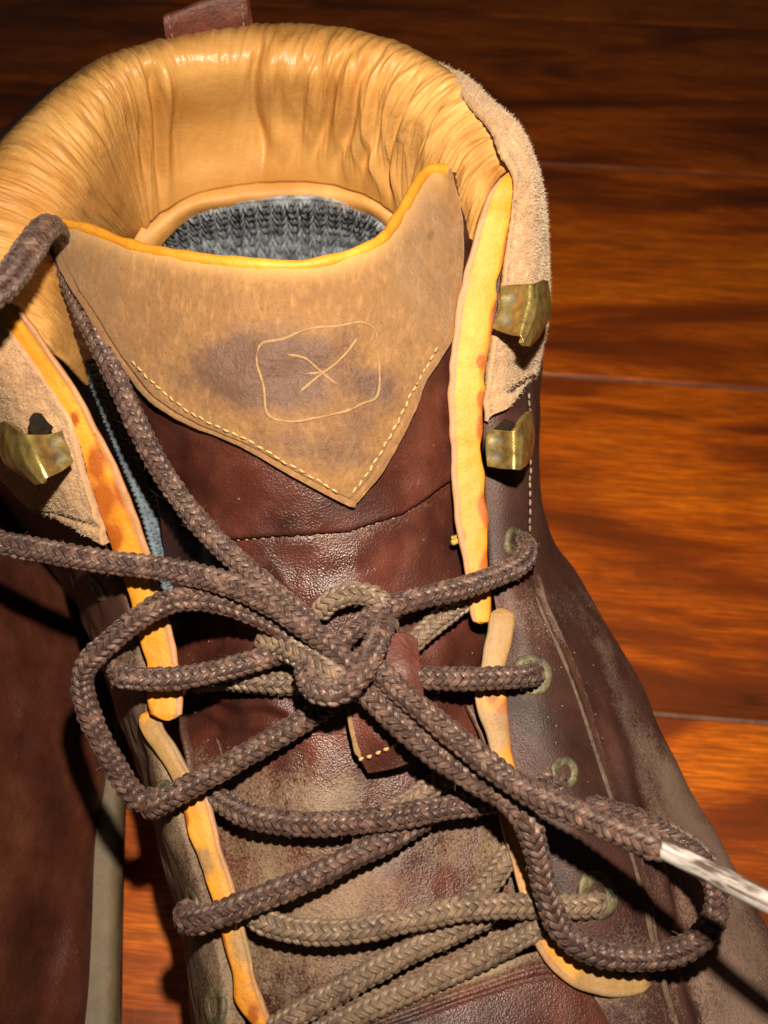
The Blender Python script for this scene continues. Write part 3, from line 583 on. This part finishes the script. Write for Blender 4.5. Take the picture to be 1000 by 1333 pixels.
# --- suede cuffs
CRr = [
 [(545,84,.160),(556,88,.158),(566,96,.152),(570,110,.145)],
 [(592,98,.1715),(604,108,.169),(616,122,.163),(618,145,.150)],
 [(634,137,.1738),(660,156,.171),(675,180,.163),(678,205,.150)],
 [(660,180,.1730),(688,206,.168),(703,240,.158),(704,270,.145)],
 [(668,222,.1695),(695,258,.163),(714,298,.151),(712,330,.138)],
 [(664,272,.1625),(692,300,.158),(716,340,.145),(712,370,.132)],
 [(655,330,.156),(688,350,.152),(716,385,.138),(712,410,.125)],
 [(645,400,.148),(680,410,.144),(711,430,.130),(708,450,.118)],
 [(634,470,.140),(668,470,.136),(702,472,.122),(700,485,.114)],
 [(628,548,.131),(660,528,.131),(694,490,.1215),(696,500,.114)],
]
def fuzzy(name, G, parent, ragged, extra=0):
    d = .0016 + noise(G, 60, 4) * .0010 + noise(G, 500, 1) * .00025 + noise(G, 1400, 1) * .00018 + extra
    N = normals(G); o = gridmesh(name, G, M['cuff'], parent, .0018, d, {'stain': ragged, 'wear': 0 * d})
    return G + N * d[..., None], N
def fur(name, G, N, cnt, parent, w=.00007, l=.0011, sel=None):
    m, n = G.shape[:2]; VV = []; FF = []
    ii = np.random.randint(0, m - 1, cnt); jj = np.random.randint(0, n - 1, cnt)
    for k in range(cnt):
        i, j = ii[k], jj[k]
        if sel is not None and not sel[i, j]: continue
        p = G[i, j]; d = N[i, j] + np.random.normal(size=3) * .55; d /= np.linalg.norm(d); s = np.cross(d, np.random.normal(size=3)); s /= np.linalg.norm(s); L = l * random.uniform(.4, 1.2)
        b = len(VV); e = np.random.normal(size=3) * .35 * L
        VV += [p - s * w, p + s * w, p + d * L * .6 + e * .3 + s * w * .8, p + d * L * .6 + e * .3 - s * w * .8, p + d * L + e, p + d * L + e + s * w * .2]; FF += [(b, b + 1, b + 2, b + 3), (b + 3, b + 2, b + 5, b + 4)]
    return link(name, mesh(name, VV, FF), M['fluff'], parent, 'stuff')
CRr = [[(p[0] - q, p[1], p[2]) for p, q in zip(r, (0, 5, 11, 11))] for r in CRr]
G = surf(CRr, 380, 110); X_, Y_ = qdust(G, 0); hug = -.0026 * (1 - sm(np.linspace(0, 1, 110)[None], 0, .35)) * (1 - sm(np.linspace(0, 1, 380)[:, None], .35, .5))
st = .55 * blob(G, 690, 400, 22, 1) + .35 * blob(G, 665, 470, 18, .8) + .2 * noise(G, 120)
Gd, N = fuzzy('suede_cuff', G, boot, st, np.exp(-((G[..., 2] * 0 + np.linspace(0, 1, 380)[:, None] - .965) / .012) ** 2) * -.0008 + hug)
fur('suede_nap', Gd, N, 26000, boot, .00004, .00065)
CLl = [
 [(2,404,.1640),(-32,425,.160),(-75,440,.146),(-90,455,.13)],
 [(24,440,.1595),(-18,465,.155),(-62,490,.139),(-80,510,.12)],
 [(58,490,.1535),(14,515,.148),(-30,540,.131),(-50,555,.115)],
 [(92,545,.1470),(44,570,.141),(2,590,.127),(-14,600,.112)],
 [(114,612,.1388),(80,626,.1345),(46,642,.124),(36,650,.112)],
 [(144,706,.1270),(110,688,.1255),(64,660,.120),(52,662,.112)],
]
G = surf(CLl, 260, 90)
st = .4 * blob(G, 40, 500, 20) + .2 * noise(G, 120)
Gd, N = fuzzy('suede_cuff', G, boot, st, np.exp(-((np.linspace(0, 1, 260)[:, None] - .955) / .012) ** 2) * -.0008 + 0 * G[..., 0])
fur('suede_nap', Gd, N, 9000, boot, .00004, .0005)
onC = finder(Gd)
# --- orange facing folds
def strip(name, rows, dustv=0.0, nu=300, th=.0008, burns=(), wob=.0005, dirt=()):
    """rows: (inner edge x, outer edge x, y, z) down the facing"""
    A = cr(np.array([np.concatenate([P(r[0], r[2], r[3]), P(r[1], r[4] if len(r) > 4 else r[2], r[3] - .0004)]) for r in rows]), nu)
    L, Rr = A[:, :3], A[:, 3:]; C = (L + Rr) / 2; Wd = (Rr - L) / 2; hw = np.linalg.norm(Wd, axis=1); Wn = Wd / hw[:, None]
    T = np.gradient(C, axis=0); T /= np.linalg.norm(T, axis=1)[:, None]; N = np.cross(Wn, T); N /= np.linalg.norm(N, axis=1)[:, None]
    if ((CAM - C) * N).sum() < 0: N = -N
    hw = hw * (1.03 + .08 * noise(C, 130, 3)) + wob * .6 * noise(C, 220, 7); k = 28
    ph = np.linspace(0, 2 * np.pi, k, endpoint=False); t = np.linspace(0, 1, nu)
    e = np.clip(np.minimum(t, 1 - t) * nu / 9, 0.03, 1) ** .5
    cs, sn = np.cos(ph), np.sin(ph); prof = np.sign(cs) * np.abs(cs) ** .75
    sc = np.where(cs > 0, 1, 1)[None] * np.ones((nu, 1)) + (cs[None] > .3) * (.16 * noise(C, 150, 11))[:, None]
    V = C[:, None] + (hw * e)[:, None, None] * (prof[None] * sc)[..., None] * Wn[:, None] + (th * e)[:, None, None] * (np.sign(sn) * np.abs(sn) ** .6)[None, :, None] * N[:, None]
    dn = noise(V, 300, 5) * .00022 + noise(V, 90, 2) * .00035; V = V + N[:, None] * (dn * (sn[None] > 0))[..., None]
    # groove along the inner edge: the raw cut edge of the leather
    edge = (np.clip(-cs - .55, 0, 1) / .45)[None] * np.ones((nu, 1)); V = V - N[:, None] * (.0005 * np.exp(-((cs[None] + .50) / .08) ** 2) * (sn[None] > 0))[..., None]
    bn = np.zeros((nu, k))
    for (bx, by, br) in burns: bn = bn + blob(V, bx, by, br * 1.0, .55) * 1.0
    bn = bn + .95 * np.exp(-((cs[None] - 1) / .34) ** 2) * np.clip(.35 + 1.3 * noise(V, 110, 1), 0, 1.3) + .45 * np.exp(-((cs[None] + .5) / .12) ** 2) * np.clip(.3 + noise(V, 90, 4), 0, 1)
    f = gridfaces(nu, k, True); caps = []
    dv = np.full((nu, k), float(dustv))
    for (bx, by, br) in dirt: dv = dv + .8 * blob(V, bx, by, br)
    at = {'burn': bn, 'edge': edge, 'dust': dv}
    uv = np.stack(np.broadcast_arrays(t[:, None], ph[None] / 6.28), -1).reshape(-1, 2)
    me = mesh(name, V.reshape(-1, 3), f, at, uv); return link(name, me, M['binding'], boot)
strip('facing_fold', [(658,668,224,.1675),(638,668,250,.1655),(624,664,285,.1610),(612,656,330,.1560),(600,647,375,.1510),(592,640,425,.1460),(586,632,480,.1400),(585,628,540,.1335),(588,627,600,.1270),(592,632,660,.1215),(600,634,710,.1175),(607,637,760,.1140),(612,640,800,.1115),(616,636,812,.1105)], burns=[(628,520,9),(630,560,14),(632,660,14),(634,740,14),(600,700,6),(625,470,6)], wob=.0006)
strip('facing_fold', [(636,668,792,.1105),(636,668,812,.1100),(630,660,850,.1080),(622,656,885,.1065),(620,658,915,.1050),(632,664,955,.1030),(642,670,1000,.101),(648,676,1050,.0990),(660,694,1100,.0970),(676,704,1160,.0950),(694,726,1222,.0940,1200),(716,748,1258,.0925,1228),(745,768,1284,.0915,1250),(785,796,1296,.0905,1262),(820,824,1297,.0895,1266),(848,848,1288,.0885,1268)], dustv=.50, burns=[(655,935,14),(640,905,10)], dirt=[(645,830,34),(830,1290,28),(640,950,14),(780,1290,18)])
strip('facing_fold', [(22,-8,392,.1655),(36,2,415,.1630),(68,28,460,.1570),(98,58,505,.1515),(122,86,550,.1460),(150,106,600,.1400),(170,124,650,.1340),(186,138,690,.1290),(200,158,740,.1230),(212,172,785,.1180),(226,182,830,.1140),(234,192,875,.1105),(238,194,915,.1085),(236,200,938,.1075)], burns=[(125,600,16),(135,650,18),(160,640,12),(97,545,8),(150,700,14),(205,800,10)], wob=.0005)
strip('facing_fold', [(214,184,925,.1040),(212,182,945,.1040),(232,200,975,.1035),(252,222,1010,.1020),(274,236,1045,.1005),(288,252,1100,.0985),(304,270,1150,.0965),(316,285,1200,.0950),(328,298,1250,.0935),(342,308,1300,.0920),(352,322,1325,.0910),(352,335,1334,.0905)], dustv=.40, burns=[(250,1120,10),(330,1320,10),(240,1070,8)], dirt=[(222,975,34),(320,1230,14),(265,1120,10)])
# --- vamp edge crossing the instep at the bottom
VA = [[(300,1372,.0860),(330,1400,.086),(345,1440,.084)],[(430,1345,.0905),(440,1380,.0900),(450,1440,.087)],[(520,1305,.0925),(540,1370,.0915),(550,1440,.0885)],[(610,1272,.0920),(640,1340,.0910),(650,1440,.0875)],[(700,1238,.0905),(725,1330,.0885),(740,1440,.0850)],[(740,1252,.0880),(770,1345,.0865),(780,1440,.083)],[(765,1275,.086),(800,1350,.085),(820,1440,.082)]]
G = surf(VA, 200, 80); jj = np.linspace(0, 1, 80)[None] * np.ones((200, 1))
gridmesh('vamp', G, M['brown'], boot, .0022, .0016 + noise(G, 70) * .0008 - .0007 * np.exp(-((jj - .10) / .03) ** 2) - .0005 * np.exp(-((jj - .18) / .03) ** 2), {'dust': .75 * np.exp(-(jj / .12) ** 2) + .1 + .3 * ridged(G * np.array([1, .3, 1]), 120) * jj})
# --- lace keeper on the tongue
KP = [[(500,836,.1165),(522,826,.1165),(542,834,.1155)],[(496,868,.1165),(520,868,.1170),(545,870,.1155)],[(490,905,.1150),(518,905,.1150),(550,905,.1130)]]
G = surf(KP, 60, 50); gridmesh('lace_keeper', G, M['red_leather'], tongue, .0014, .0010 + noise(G, 150) * .0004)
KP = [[(452,915,.1130),(500,905,.1150),(548,900,.1130)],[(456,945,.1110),(505,938,.1125),(555,930,.1105)],[(466,978,.1080),(513,968,.1100),(564,950,.1082)],[(480,1003,.1052),(520,994,.1070),(572,970,.1065)]]
G = surf(KP, 90, 70); keeper = gridmesh('lace_keeper', G, M['brown'], tongue, .0018, .0013 + noise(G, 120) * .0006, {'dust': -.1 + 0 * G[..., 0]})
onK = finder(G + normals(G) * .0013)
stitches('stitching', [(462,990),(490,980),(515,969),(545,957)], onK, M['thread'], tongue, .0013, .0007, .0004)
ridge_lines('cut_edge', [[(452,918),(457,945),(464,975),(472,992)]], .0005, M['ridge'], tongue, onK)
# --- pull tab behind the heel
M['tab'] = simple('oxblood_pull_loop', (.16, .042, .022), .5, 0, (900, .0004), col2=(.08, .02, .012), nscale=260)
TB = [P(214, 54, .1715), P(270, 42, .1715), P(324, 36, .1715)]; tt_ = (.1752, .1766, .1776)
PT = [[c + np.array([0, dy, z - .1715 if z < .173 else h - .1715 + (z - .1765)]) for c, h in zip(TB, tt_)] for dy, z in ((.004, .155), (.0025, .167), (.0022, .172), (.0035, .1765), (.0058, .1755), (.0068, .168), (.0062, .150), (.0058, .135))]
G = wsurf(np.array(PT), 110, 60); pull = gridmesh('pull_tab', G, M['tab'], boot, .0013, noise(G, 200) * .0003)
for c_ in (4, 55):
    stitches('stitching', (G + normals(G) * .0004)[20:60, c_], None, M['thread_dark'], pull, .0013, .0007, .0002, world=True)
# --- hooks
def hook(rows, lin):
    A = cr(np.array([[P(*p) for p in r] for r in rows]), 70); t = np.linspace(0, 5, 90); h = np.stack([np.stack([np.interp(t, np.arange(6), A[i, :, c]) for c in range(3)], -1) for i in range(70)])
    for _ in range(5): h[:, 1:-1] = (h[:, :-2] + h[:, 2:] + 2 * h[:, 1:-1]) / 4
    j = np.linspace(0, 1, 90)[None] * np.ones((70, 1)); i = np.linspace(0, 1, 70)[:, None] * np.ones((1, 90))
    wv = noise(h, 700, 3) * .35
    bl = lambda a, b, u, v: np.exp(-(((i - a) / u) ** 2 + ((j - b) / v) ** 2) * (1 + wv))
    d = -.0010 * (bl(.27, .14, .15, .10) + bl(.73, .15, .15, .11)) + .0006 * np.exp(-((j - .42) / .13) ** 2) + noise(h, 300, 8) * .00012
    gr = .75 * bl(.27, .13, .22, .13) + .75 * bl(.73, .14, .22, .14) + .22 * sm(j, .62, .95)
    return gridmesh('lace_hook', h, M['brass'], boot, .0014, d, {'grime': gr})
# columns run from the riveted foot over the crest and down the outer plate
hook([[(652,372,.154),(672,370,.1560),(690,371,.1575),(700,368,.1565),(708,364,.1535),(714,366,.1495)],
      [(650,392,.152),(670,391,.1540),(688,392,.1560),(700,392,.1555),(710,392,.1525),(718,392,.1480)],
      [(646,410,.1505),(664,412,.1525),(682,414,.1545),(694,418,.1540),(706,416,.1510),(716,414,.1465)],
      [(641,427,.149),(658,432,.1510),(676,436,.1530),(682,446,.1525),(690,452,.1500),(702,440,.1450)]], 0)
hook([[(634,558,.137),(652,560,.139),(668,562,.1415),(678,552,.141),(686,540,.138),(692,534,.134)],
      [(632,574,.1355),(650,575,.1375),(668,576,.140),(680,572,.1395),(690,562,.136),(696,552,.132)],
      [(632,592,.1335),(650,593,.1355),(668,594,.138),(680,592,.1375),(690,584,.134),(696,574,.130)],
      [(634,607,.132),(650,610,.134),(668,611,.1365),(678,612,.136),(686,606,.133),(692,594,.128)]], 0)
hook([[(82,560,.1485),(62,566,.1505),(38,568,.1530),(22,560,.1525),(6,548,.150),(-4,552,.145)],
      [(86,574,.1475),(68,582,.1495),(46,588,.1520),(28,586,.1515),(8,578,.149),(-4,580,.144)],
      [(92,588,.1465),(74,598,.1485),(54,606,.1510),(38,610,.1505),(22,606,.148),(6,604,.143)],
      [(96,602,.1450),(80,614,.1470),(62,622,.1495),(54,630,.1490),(46,632,.147),(30,622,.142)]], 0)
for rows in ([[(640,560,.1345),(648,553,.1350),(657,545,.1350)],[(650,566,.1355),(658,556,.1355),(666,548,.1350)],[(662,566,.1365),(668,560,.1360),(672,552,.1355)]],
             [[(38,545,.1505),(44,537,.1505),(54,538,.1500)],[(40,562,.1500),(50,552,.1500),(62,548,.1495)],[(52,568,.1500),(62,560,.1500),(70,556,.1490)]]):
    g = surf(rows, 24, 24); gridmesh('hook_gap_shade', g, M['dark'], boot, .0012, -.0010 * np.exp(-((np.linspace(-1, 1, 24)[:, None] ** 2 + np.linspace(-1, 1, 24)[None] ** 2) / .5)), {'grime': 1.4 + 0 * g[..., 0]})  # dark lens: the shade inside the hook's opening put into its colour
# --- eyelets: flanged rings, tilted with the leather
def eyelet(fn, px, py, ro=.0028, ri=.0013, dx=0, lift=.0002):
    p = fn(px, py, lift); n = fn.N(px, py); a = np.cross(n, [0, 1, .3]); a /= np.linalg.norm(a); b = np.cross(n, a)
    ph = np.linspace(0, 2 * np.pi, 36, endpoint=False); ro = ro * 1.08; ri = ro * .42; prof = [(ro, -.0010), (ro, -.0002), (ro * .93, .0001), (ro * .75, .00025), (ro * .62, .0001), (ri * 1.15, .0001), (ri, -.0001), (ri * .95, -.0012), (0.00001, -.0014)]
    V = np.array([[p + (a * math.cos(t) * r + b * math.sin(t) * r) * (1 + .035 * math.sin(3 * t + px)) + n * (h + .00004 * math.sin(5 * t + px) + .00012 * math.sin(2 * t + py)) for t in ph] for r, h in prof])
    return link('eyelet', mesh('eyelet', V.reshape(-1, 3), gridfaces(len(prof), 36, True)), M['eyelet'], boot)
for (x, y, r) in ((672,706,.0036),(694,877,.0042),(737,1006,.0031),(778,1166,.0043)): eyelet(onR, x, y, r)
for (x, y, r) in ((126,766,.0032),(160,868,.0034),(214,1040,.0034),(250,1178,.0036),(278,1310,.0036)): eyelet(onL, x, y, r)
# ------------------------------------------------------------------ the lace
lace = thing('shoelace', 'dark brown braided shoelace knotted over the boot tongue, with a worn pale aglet', 'shoelace', (0.0, .10, .11))
def braid(name, pts, r=.0029, mat='yarn', flat=.88, world=False, label=None, pitch=None, nst=16, ds=.00042):
    r *= .95
    C, q = resample(np.asarray(pts, float) if world else PP(pts), ds)
    T, N, B = frames(C); half = nst // 2; pitch = pitch or r * 6.2; rm = r * .74; A = r * .150; th = r * .160; hw = r * .262
    VV = []; FF = []; b = 0; UV = []
    e = np.clip(np.minimum(q, q[-1] - q) / (r * .9), 0, 1); e = .25 + .75 * np.sqrt(1 - (1 - e) ** 2)
    ph0 = random.uniform(0, 6.28); wobble = 1 + .09 * noise(C, 180, random.uniform(0, 50))
    for sg in (1, -1):
        for k in range(half):
            ph = sg * 2 * np.pi * q / pitch + 2 * np.pi * k / half
            rr = (rm + sg * A * np.cos(half / 2 * ph) * 1.15 + r * .07 * noise(C, 420, k * 3.7 + sg)) * e * wobble; a2 = ph + ph0
            rad = flat * np.cos(a2)[:, None] * N + np.sin(a2)[:, None] * B
            pos = C + rr[:, None] * rad; t = np.gradient(pos, axis=0); t /= np.linalg.norm(t, axis=1)[:, None]
            nn = np.cos(a2)[:, None] * N + flat * np.sin(a2)[:, None] * B; nn -= t * (nn * t).sum(1)[:, None]; nn /= np.linalg.norm(nn, axis=1)[:, None]; s = np.cross(t, nn)
            puff = 1 + .32 * sg * np.cos(half / 2 * ph)
            V, f = ringtube(pos, nn, s, th * puff * e, hw * (.9 + .1 * puff), 7)
            VV.append(V.reshape(-1, 3)); FF.append(f + b); b += V.shape[0] * 7
            UV.append(np.stack(np.broadcast_arrays(np.arange(7)[None] / 7 + k * .37 + (sg > 0) * .19, q[:, None]), -1).reshape(-1, 2))
    V, f = ringtube(C, N, B, flat * rm * .82 * e, rm * .82 * e, 12); VV.append(V.reshape(-1, 3)); FF.append(f + b); UV.append(np.zeros((len(C) * 12, 2)))
    o = link(name, mesh(name, np.concatenate(VV), np.concatenate(FF), None, np.concatenate(UV)), M[mat], lace)
    if label: o['label'] = label
    return o
# loose end over the left of the collar, down between collar and tongue to the knot
braid('cord', [(-110,455,.186),(-45,405,.186),(2,374,.185),(34,332,.182),(58,298,.177),(72,298,.167),(80,325,.157),(92,368,.1530),(122,432,.1500),(158,508,.1450),(192,580,.1385),(228,640,.1330),(272,695,.1305),(322,742,.1290),(372,785,.1270),(410,815,.1240)], r=.002455)
# strand from the left to the knot
braid('cord', [(-90,690,.134),(-20,703,.133),(50,716,.1325),(130,730,.1315),(210,740,.1305),(290,758,.1300),(350,785,.1290),(400,818,.1275),(440,850,.1255),(462,880,.122)], r=.002455)
# bow loop on the left: knot, over the facing, down outside it
braid('cord', [(450,862,.1200),(400,835,.1220),(340,803,.1240),(280,782,.1255),(225,782,.1260),(180,805,.1245),(140,838,.1215),(116,862,.1185),(107,890,.1150),(118,935,.1110),(140,980,.1080),(165,1022,.1050),(188,1052,.1020)], r=.00250, flat=.8)
# crossings, top to bottom
braid('cord', [(160,852,.1095),(156,878,.1150),(190,884,.1165),(240,882,.1165),(290,872,.1170),(340,858,.1180),(385,845,.1170)], r=.00250)
braid('cord', [(250,890,.100),(282,884,.1060),(320,886,.1100),(365,890,.1110),(420,885,.111),(460,880,.111)], r=.00245, mat='yarn_dusty')
braid('cord', [(425,862,.1170),(450,828,.1195),(500,794,.1225),(550,778,.1230),(600,766,.1220),(650,748,.1195),(680,732,.1170),(686,712,.1150),(676,700,.1110)], r=.00250)
braid('cord', [(415,800,.1190),(432,782,.1235),(462,772,.1250),(492,780,.1240),(505,802,.121),(500,822,.118)], r=.00245, mat='yarn_dusty')
braid('cord', [(520,858,.1110),(540,835,.1130),(565,812,.1130),(592,792,.1120),(630,765,.109)], r=.0024, mat='yarn_dusty')
braid('cord', [(500,880,.1130),(545,882,.1140),(600,884,.1130),(650,882,.1125),(685,880,.1110),(700,876,.1065)], r=.00250)
braid('cord', [(196,1035,.0990),(200,1050,.1040),(235,1030,.1080),(290,1000,.1090),(345,968,.1100),(395,938,.1110),(430,915,.1120),(470,890,.112)], r=.00250)
braid('cord', [(262,1015,.0960),(285,1040,.1000),(325,1062,.1030),(380,1072,.1050),(440,1072,.1060),(510,1064,.1060),(580,1052,.1050),(640,1042,.1030),(690,1030,.1010),(735,1010,.0990)], r=.00250)
braid('cord', [(478,1080,.0995),(520,1052,.1010),(560,1025,.1010),(595,1005,.1000),(650,985,.098)], r=.00245, mat='yarn_dusty')
braid('cord', [(240,1180,.0945),(246,1200,.0990),(290,1188,.1020),(350,1165,.1030),(410,1140,.1035),(465,1112,.1035),(510,1090,.1025),(560,1062,.1000)], r=.00250)
braid('cord', [(318,1180,.0925),(345,1200,.0965),(390,1212,.0985),(450,1213,.1000),(520,1200,.1005),(590,1185,.1000),(650,1180,.0985),(710,1180,.0965),(765,1180,.0960),(782,1172,.0920)], r=.00250, mat='yarn_dusty')
braid('cord', [(575,1220,.0930),(610,1178,.0950),(640,1145,.0950),(660,1115,.0940),(680,1090,.092)], r=.0024, mat='yarn_dusty')
braid('cord', [(350,1345,.0900),(395,1315,.0925),(440,1290,.0935),(490,1262,.0945),(540,1235,.0950),(590,1212,.0950),(640,1190,.0930)], r=.00245, mat='yarn_dusty')
braid('cord', [(385,1368,.0905),(440,1332,.0930),(500,1303,.0945),(560,1277,.0950),(620,1250,.0950),(670,1224,.0945),(715,1200,.0930)], r=.00245, mat='yarn_dusty')
# knot
braid('knot', [(500,800,.1190),(498,815,.1240),(486,845,.1290),(468,880,.1300),(440,902,.1285),(410,898,.1260),(398,872,.1225),(410,850,.118)], r=.002455, label='lace wrap closing the knot')
braid('cord', [(335,838,.1170),(360,838,.1195),(395,855,.1225),(435,880,.1245),(470,905,.124)], r=.0027, mat='yarn_dusty', flat=.7, label='flattened pale stretch of lace inside the knot')
# two strands from the knot to lower right
braid('cord', [(455,858,.1225),(490,872,.1250),(530,908,.1245),(575,945,.1235),(620,982,.1225),(665,1016,.1225),(710,1042,.1245),(765,1065,.1280),(820,1088,.1320),(868,1108,.1350)], r=.002455, flat=1.0)
braid('cord', [(445,885,.1210),(480,905,.1225),(525,948,.1205),(570,985,.1180),(620,1018,.1165),(660,1040,.1160),(685,1070,.1160),(700,1115,.1110),(712,1165,.1060),(732,1212,.1020),(775,1240,.1000),(830,1247,.0990),(885,1238,.0990),(922,1210,.1000),(934,1172,.1020),(927,1140,.1040),(905,1110,.1060),(872,1088,.1080),(835,1070,.1080),(795,1058,.1050),(765,1048,.101)], r=.00255)
# aglet
ag = tubemesh('aglet', [(856,1101,.1345),(880,1113,.1360),(930,1138,.1390),(985,1166,.1420),(1050,1198,.1450)], .0017, .0017, M['aglet'], lace, 24, .0004)
VV = []; FF = []
for o in [x for x in lace.children if x.name.startswith(('cord', 'knot'))]:
    me = o.data; nv = len(me.vertices); co = np.zeros(nv * 3, np.float32); me.vertices.foreach_get('co', co); co = co.reshape(-1, 3)
    no = np.zeros(nv * 3, np.float32); me.vertex_normals.foreach_get('vector', no); no = no.reshape(-1, 3)
    for k in np.random.randint(0, nv, nv // 60):
        p = co[k]; d = no[k] + np.random.normal(size=3) * .8; d /= np.linalg.norm(d); s_ = np.cross(d, np.random.normal(size=3)); s_ /= np.linalg.norm(s_); L = .0009 * random.uniform(.2, 1.3) ; w = .000022; b = len(VV); e = np.random.normal(size=3) * .6 * L
        VV += [p - s_ * w, p + s_ * w, p + d * L * .5 + s_ * w, p + d * L * .5 - s_ * w, p + d * L * .8 + e - s_ * w, p + d * L * .8 + e + s_ * w]; FF += [(b, b + 1, b + 2, b + 3), (b + 3, b + 2, b + 5, b + 4)]
M['fuzz'] = simple('lace_fuzz_fibre', (.30, .19, .13), .8)
link('lace_fuzz', mesh('lace_fuzz', VV, FF), M['fuzz'], lace, 'stuff')
# lint and grit caught on the laces and edges
def crumbs(name, spots, mat, parent, r0=.0005):
    VV = []; FF = []; b = 0
    for p, r in spots:
        ph = np.linspace(0, 2 * np.pi, 8, endpoint=False); th = np.linspace(.05, np.pi - .05, 6)
        s = np.array([[np.array([math.sin(t) * math.cos(a), math.sin(t) * math.sin(a), math.cos(t)]) for a in ph] for t in th]); s = p + s * (r * (1 + .5 * noise(s + p * 900, 1.7)))[..., None]
        VV.append(s.reshape(-1, 3)); FF.append(gridfaces(6, 8, True) + b); b += 48
    return link(name, mesh(name, np.concatenate(VV), np.concatenate(FF)), mat, parent, 'stuff')
sp = [(P(593 + random.uniform(-4, 4), 702 + random.uniform(-5, 5), .1165), random.uniform(.0003, .0008)) for _ in range(14)]
crumbs('wax_crumb', sp, M['crumb'], boot)
sp = []
for k in range(420):
    x, y = random.uniform(240, 720), 1300 - abs(random.gauss(0, 230)); sp.append((on_tongue(x, y, .0001), random.uniform(.00006, .00020)))
for k in range(90): sp.append((onR(random.uniform(650, 790), random.uniform(780, 1290), .0001), random.uniform(.00006, .00018)))
M['grit'] = simple('pale_grit', (.34, .25, .15), .9)
crumbs('grit', sp, M['grit'], boot)
# ------------------------------------------------------------------ the other boot
b2 = thing('boot', 'brown leather boot cut off at the left edge, grey midsole stripe beside the floor', 'boot', (-.13, .12, 0), 'pair of leather work boots')
B2 = [
 [(-190,480,.125),(-110,500,.115),(-40,520,.095),(20,560,.07),(60,600,.045),(75,615,.030)],
 [(-190,640,.120),(-100,650,.108),(-20,665,.088),(50,690,.062),(98,715,.042),(112,725,.030)],
 [(-190,780,.115),(-90,785,.103),(0,795,.082),(75,812,.056),(122,830,.040),(134,838,.030)],
 [(-190,920,.112),(-90,925,.098),(0,932,.077),(80,940,.052),(128,950,.037),(140,955,.030)],
 [(-190,1060,.108),(-90,1062,.093),(0,1065,.071),(72,1068,.049),(114,1070,.036),(126,1072,.030)],
 [(-190,1200,.102),(-90,1200,.087),(0,1200,.064),(62,1200,.045),(102,1200,.035),(114,1200,.030)],
 [(-190,1340,.096),(-90,1340,.081),(0,1340,.058),(52,1340,.041),(94,1340,.033),(107,1340,.030)],
 [(-190,1480,.090),(-90,1480,.075),(0,1480,.052),(50,1480,.038),(86,1480,.032),(98,1480,.030)],
]
G = surf(B2, 240, 160); x, y = qdust(G, 0); sx_ = np.interp(y, [900, 1050, 1180, 1333, 1500], [150, 128, 95, 52, 10])
gridmesh('quarter', G, M['other'], b2, .002, noise(G, 45) * .0012 + .0008 * sm(x, sx_ - 10, sx_ + 10) * sm(y, 950, 1050), {'dust': .1 + 0 * x})
B3 = [[(60,600,.030),(78,612,.028),(84,618,.012)],[(100,716,.030),(122,722,.028),(128,726,.012)],[(124,838,.030),(146,842,.028),(152,845,.012)],[(133,950,.030),(160,955,.028),(165,958,.012)],[(122,1070,.030),(158,1072,.026),(161,1074,.010)],[(112,1200,.030),(154,1200,.026),(158,1201,.010)],[(105,1340,.030),(150,1340,.026),(156,1341,.010)],[(96,1480,.030),(142,1480,.026),(150,1481,.010)]]
G = surf(B3, 160, 40); gridmesh('midsole', G, M['midsole'], b2, .012, noise(G, 60) * .0005)
B4 = [[tuple(r[1]), (r[2][0] + 2, r[2][1], .008), (r[2][0] + 2, r[2][1] + 1, .001)] for r in B3]; B4 = [[(r[0][0] - 3, r[0][1], .0105), r[1], r[2]] for r in B4]
G = surf(B4, 160, 16); gridmesh('outsole', G, M['outsole'], b2, .004)
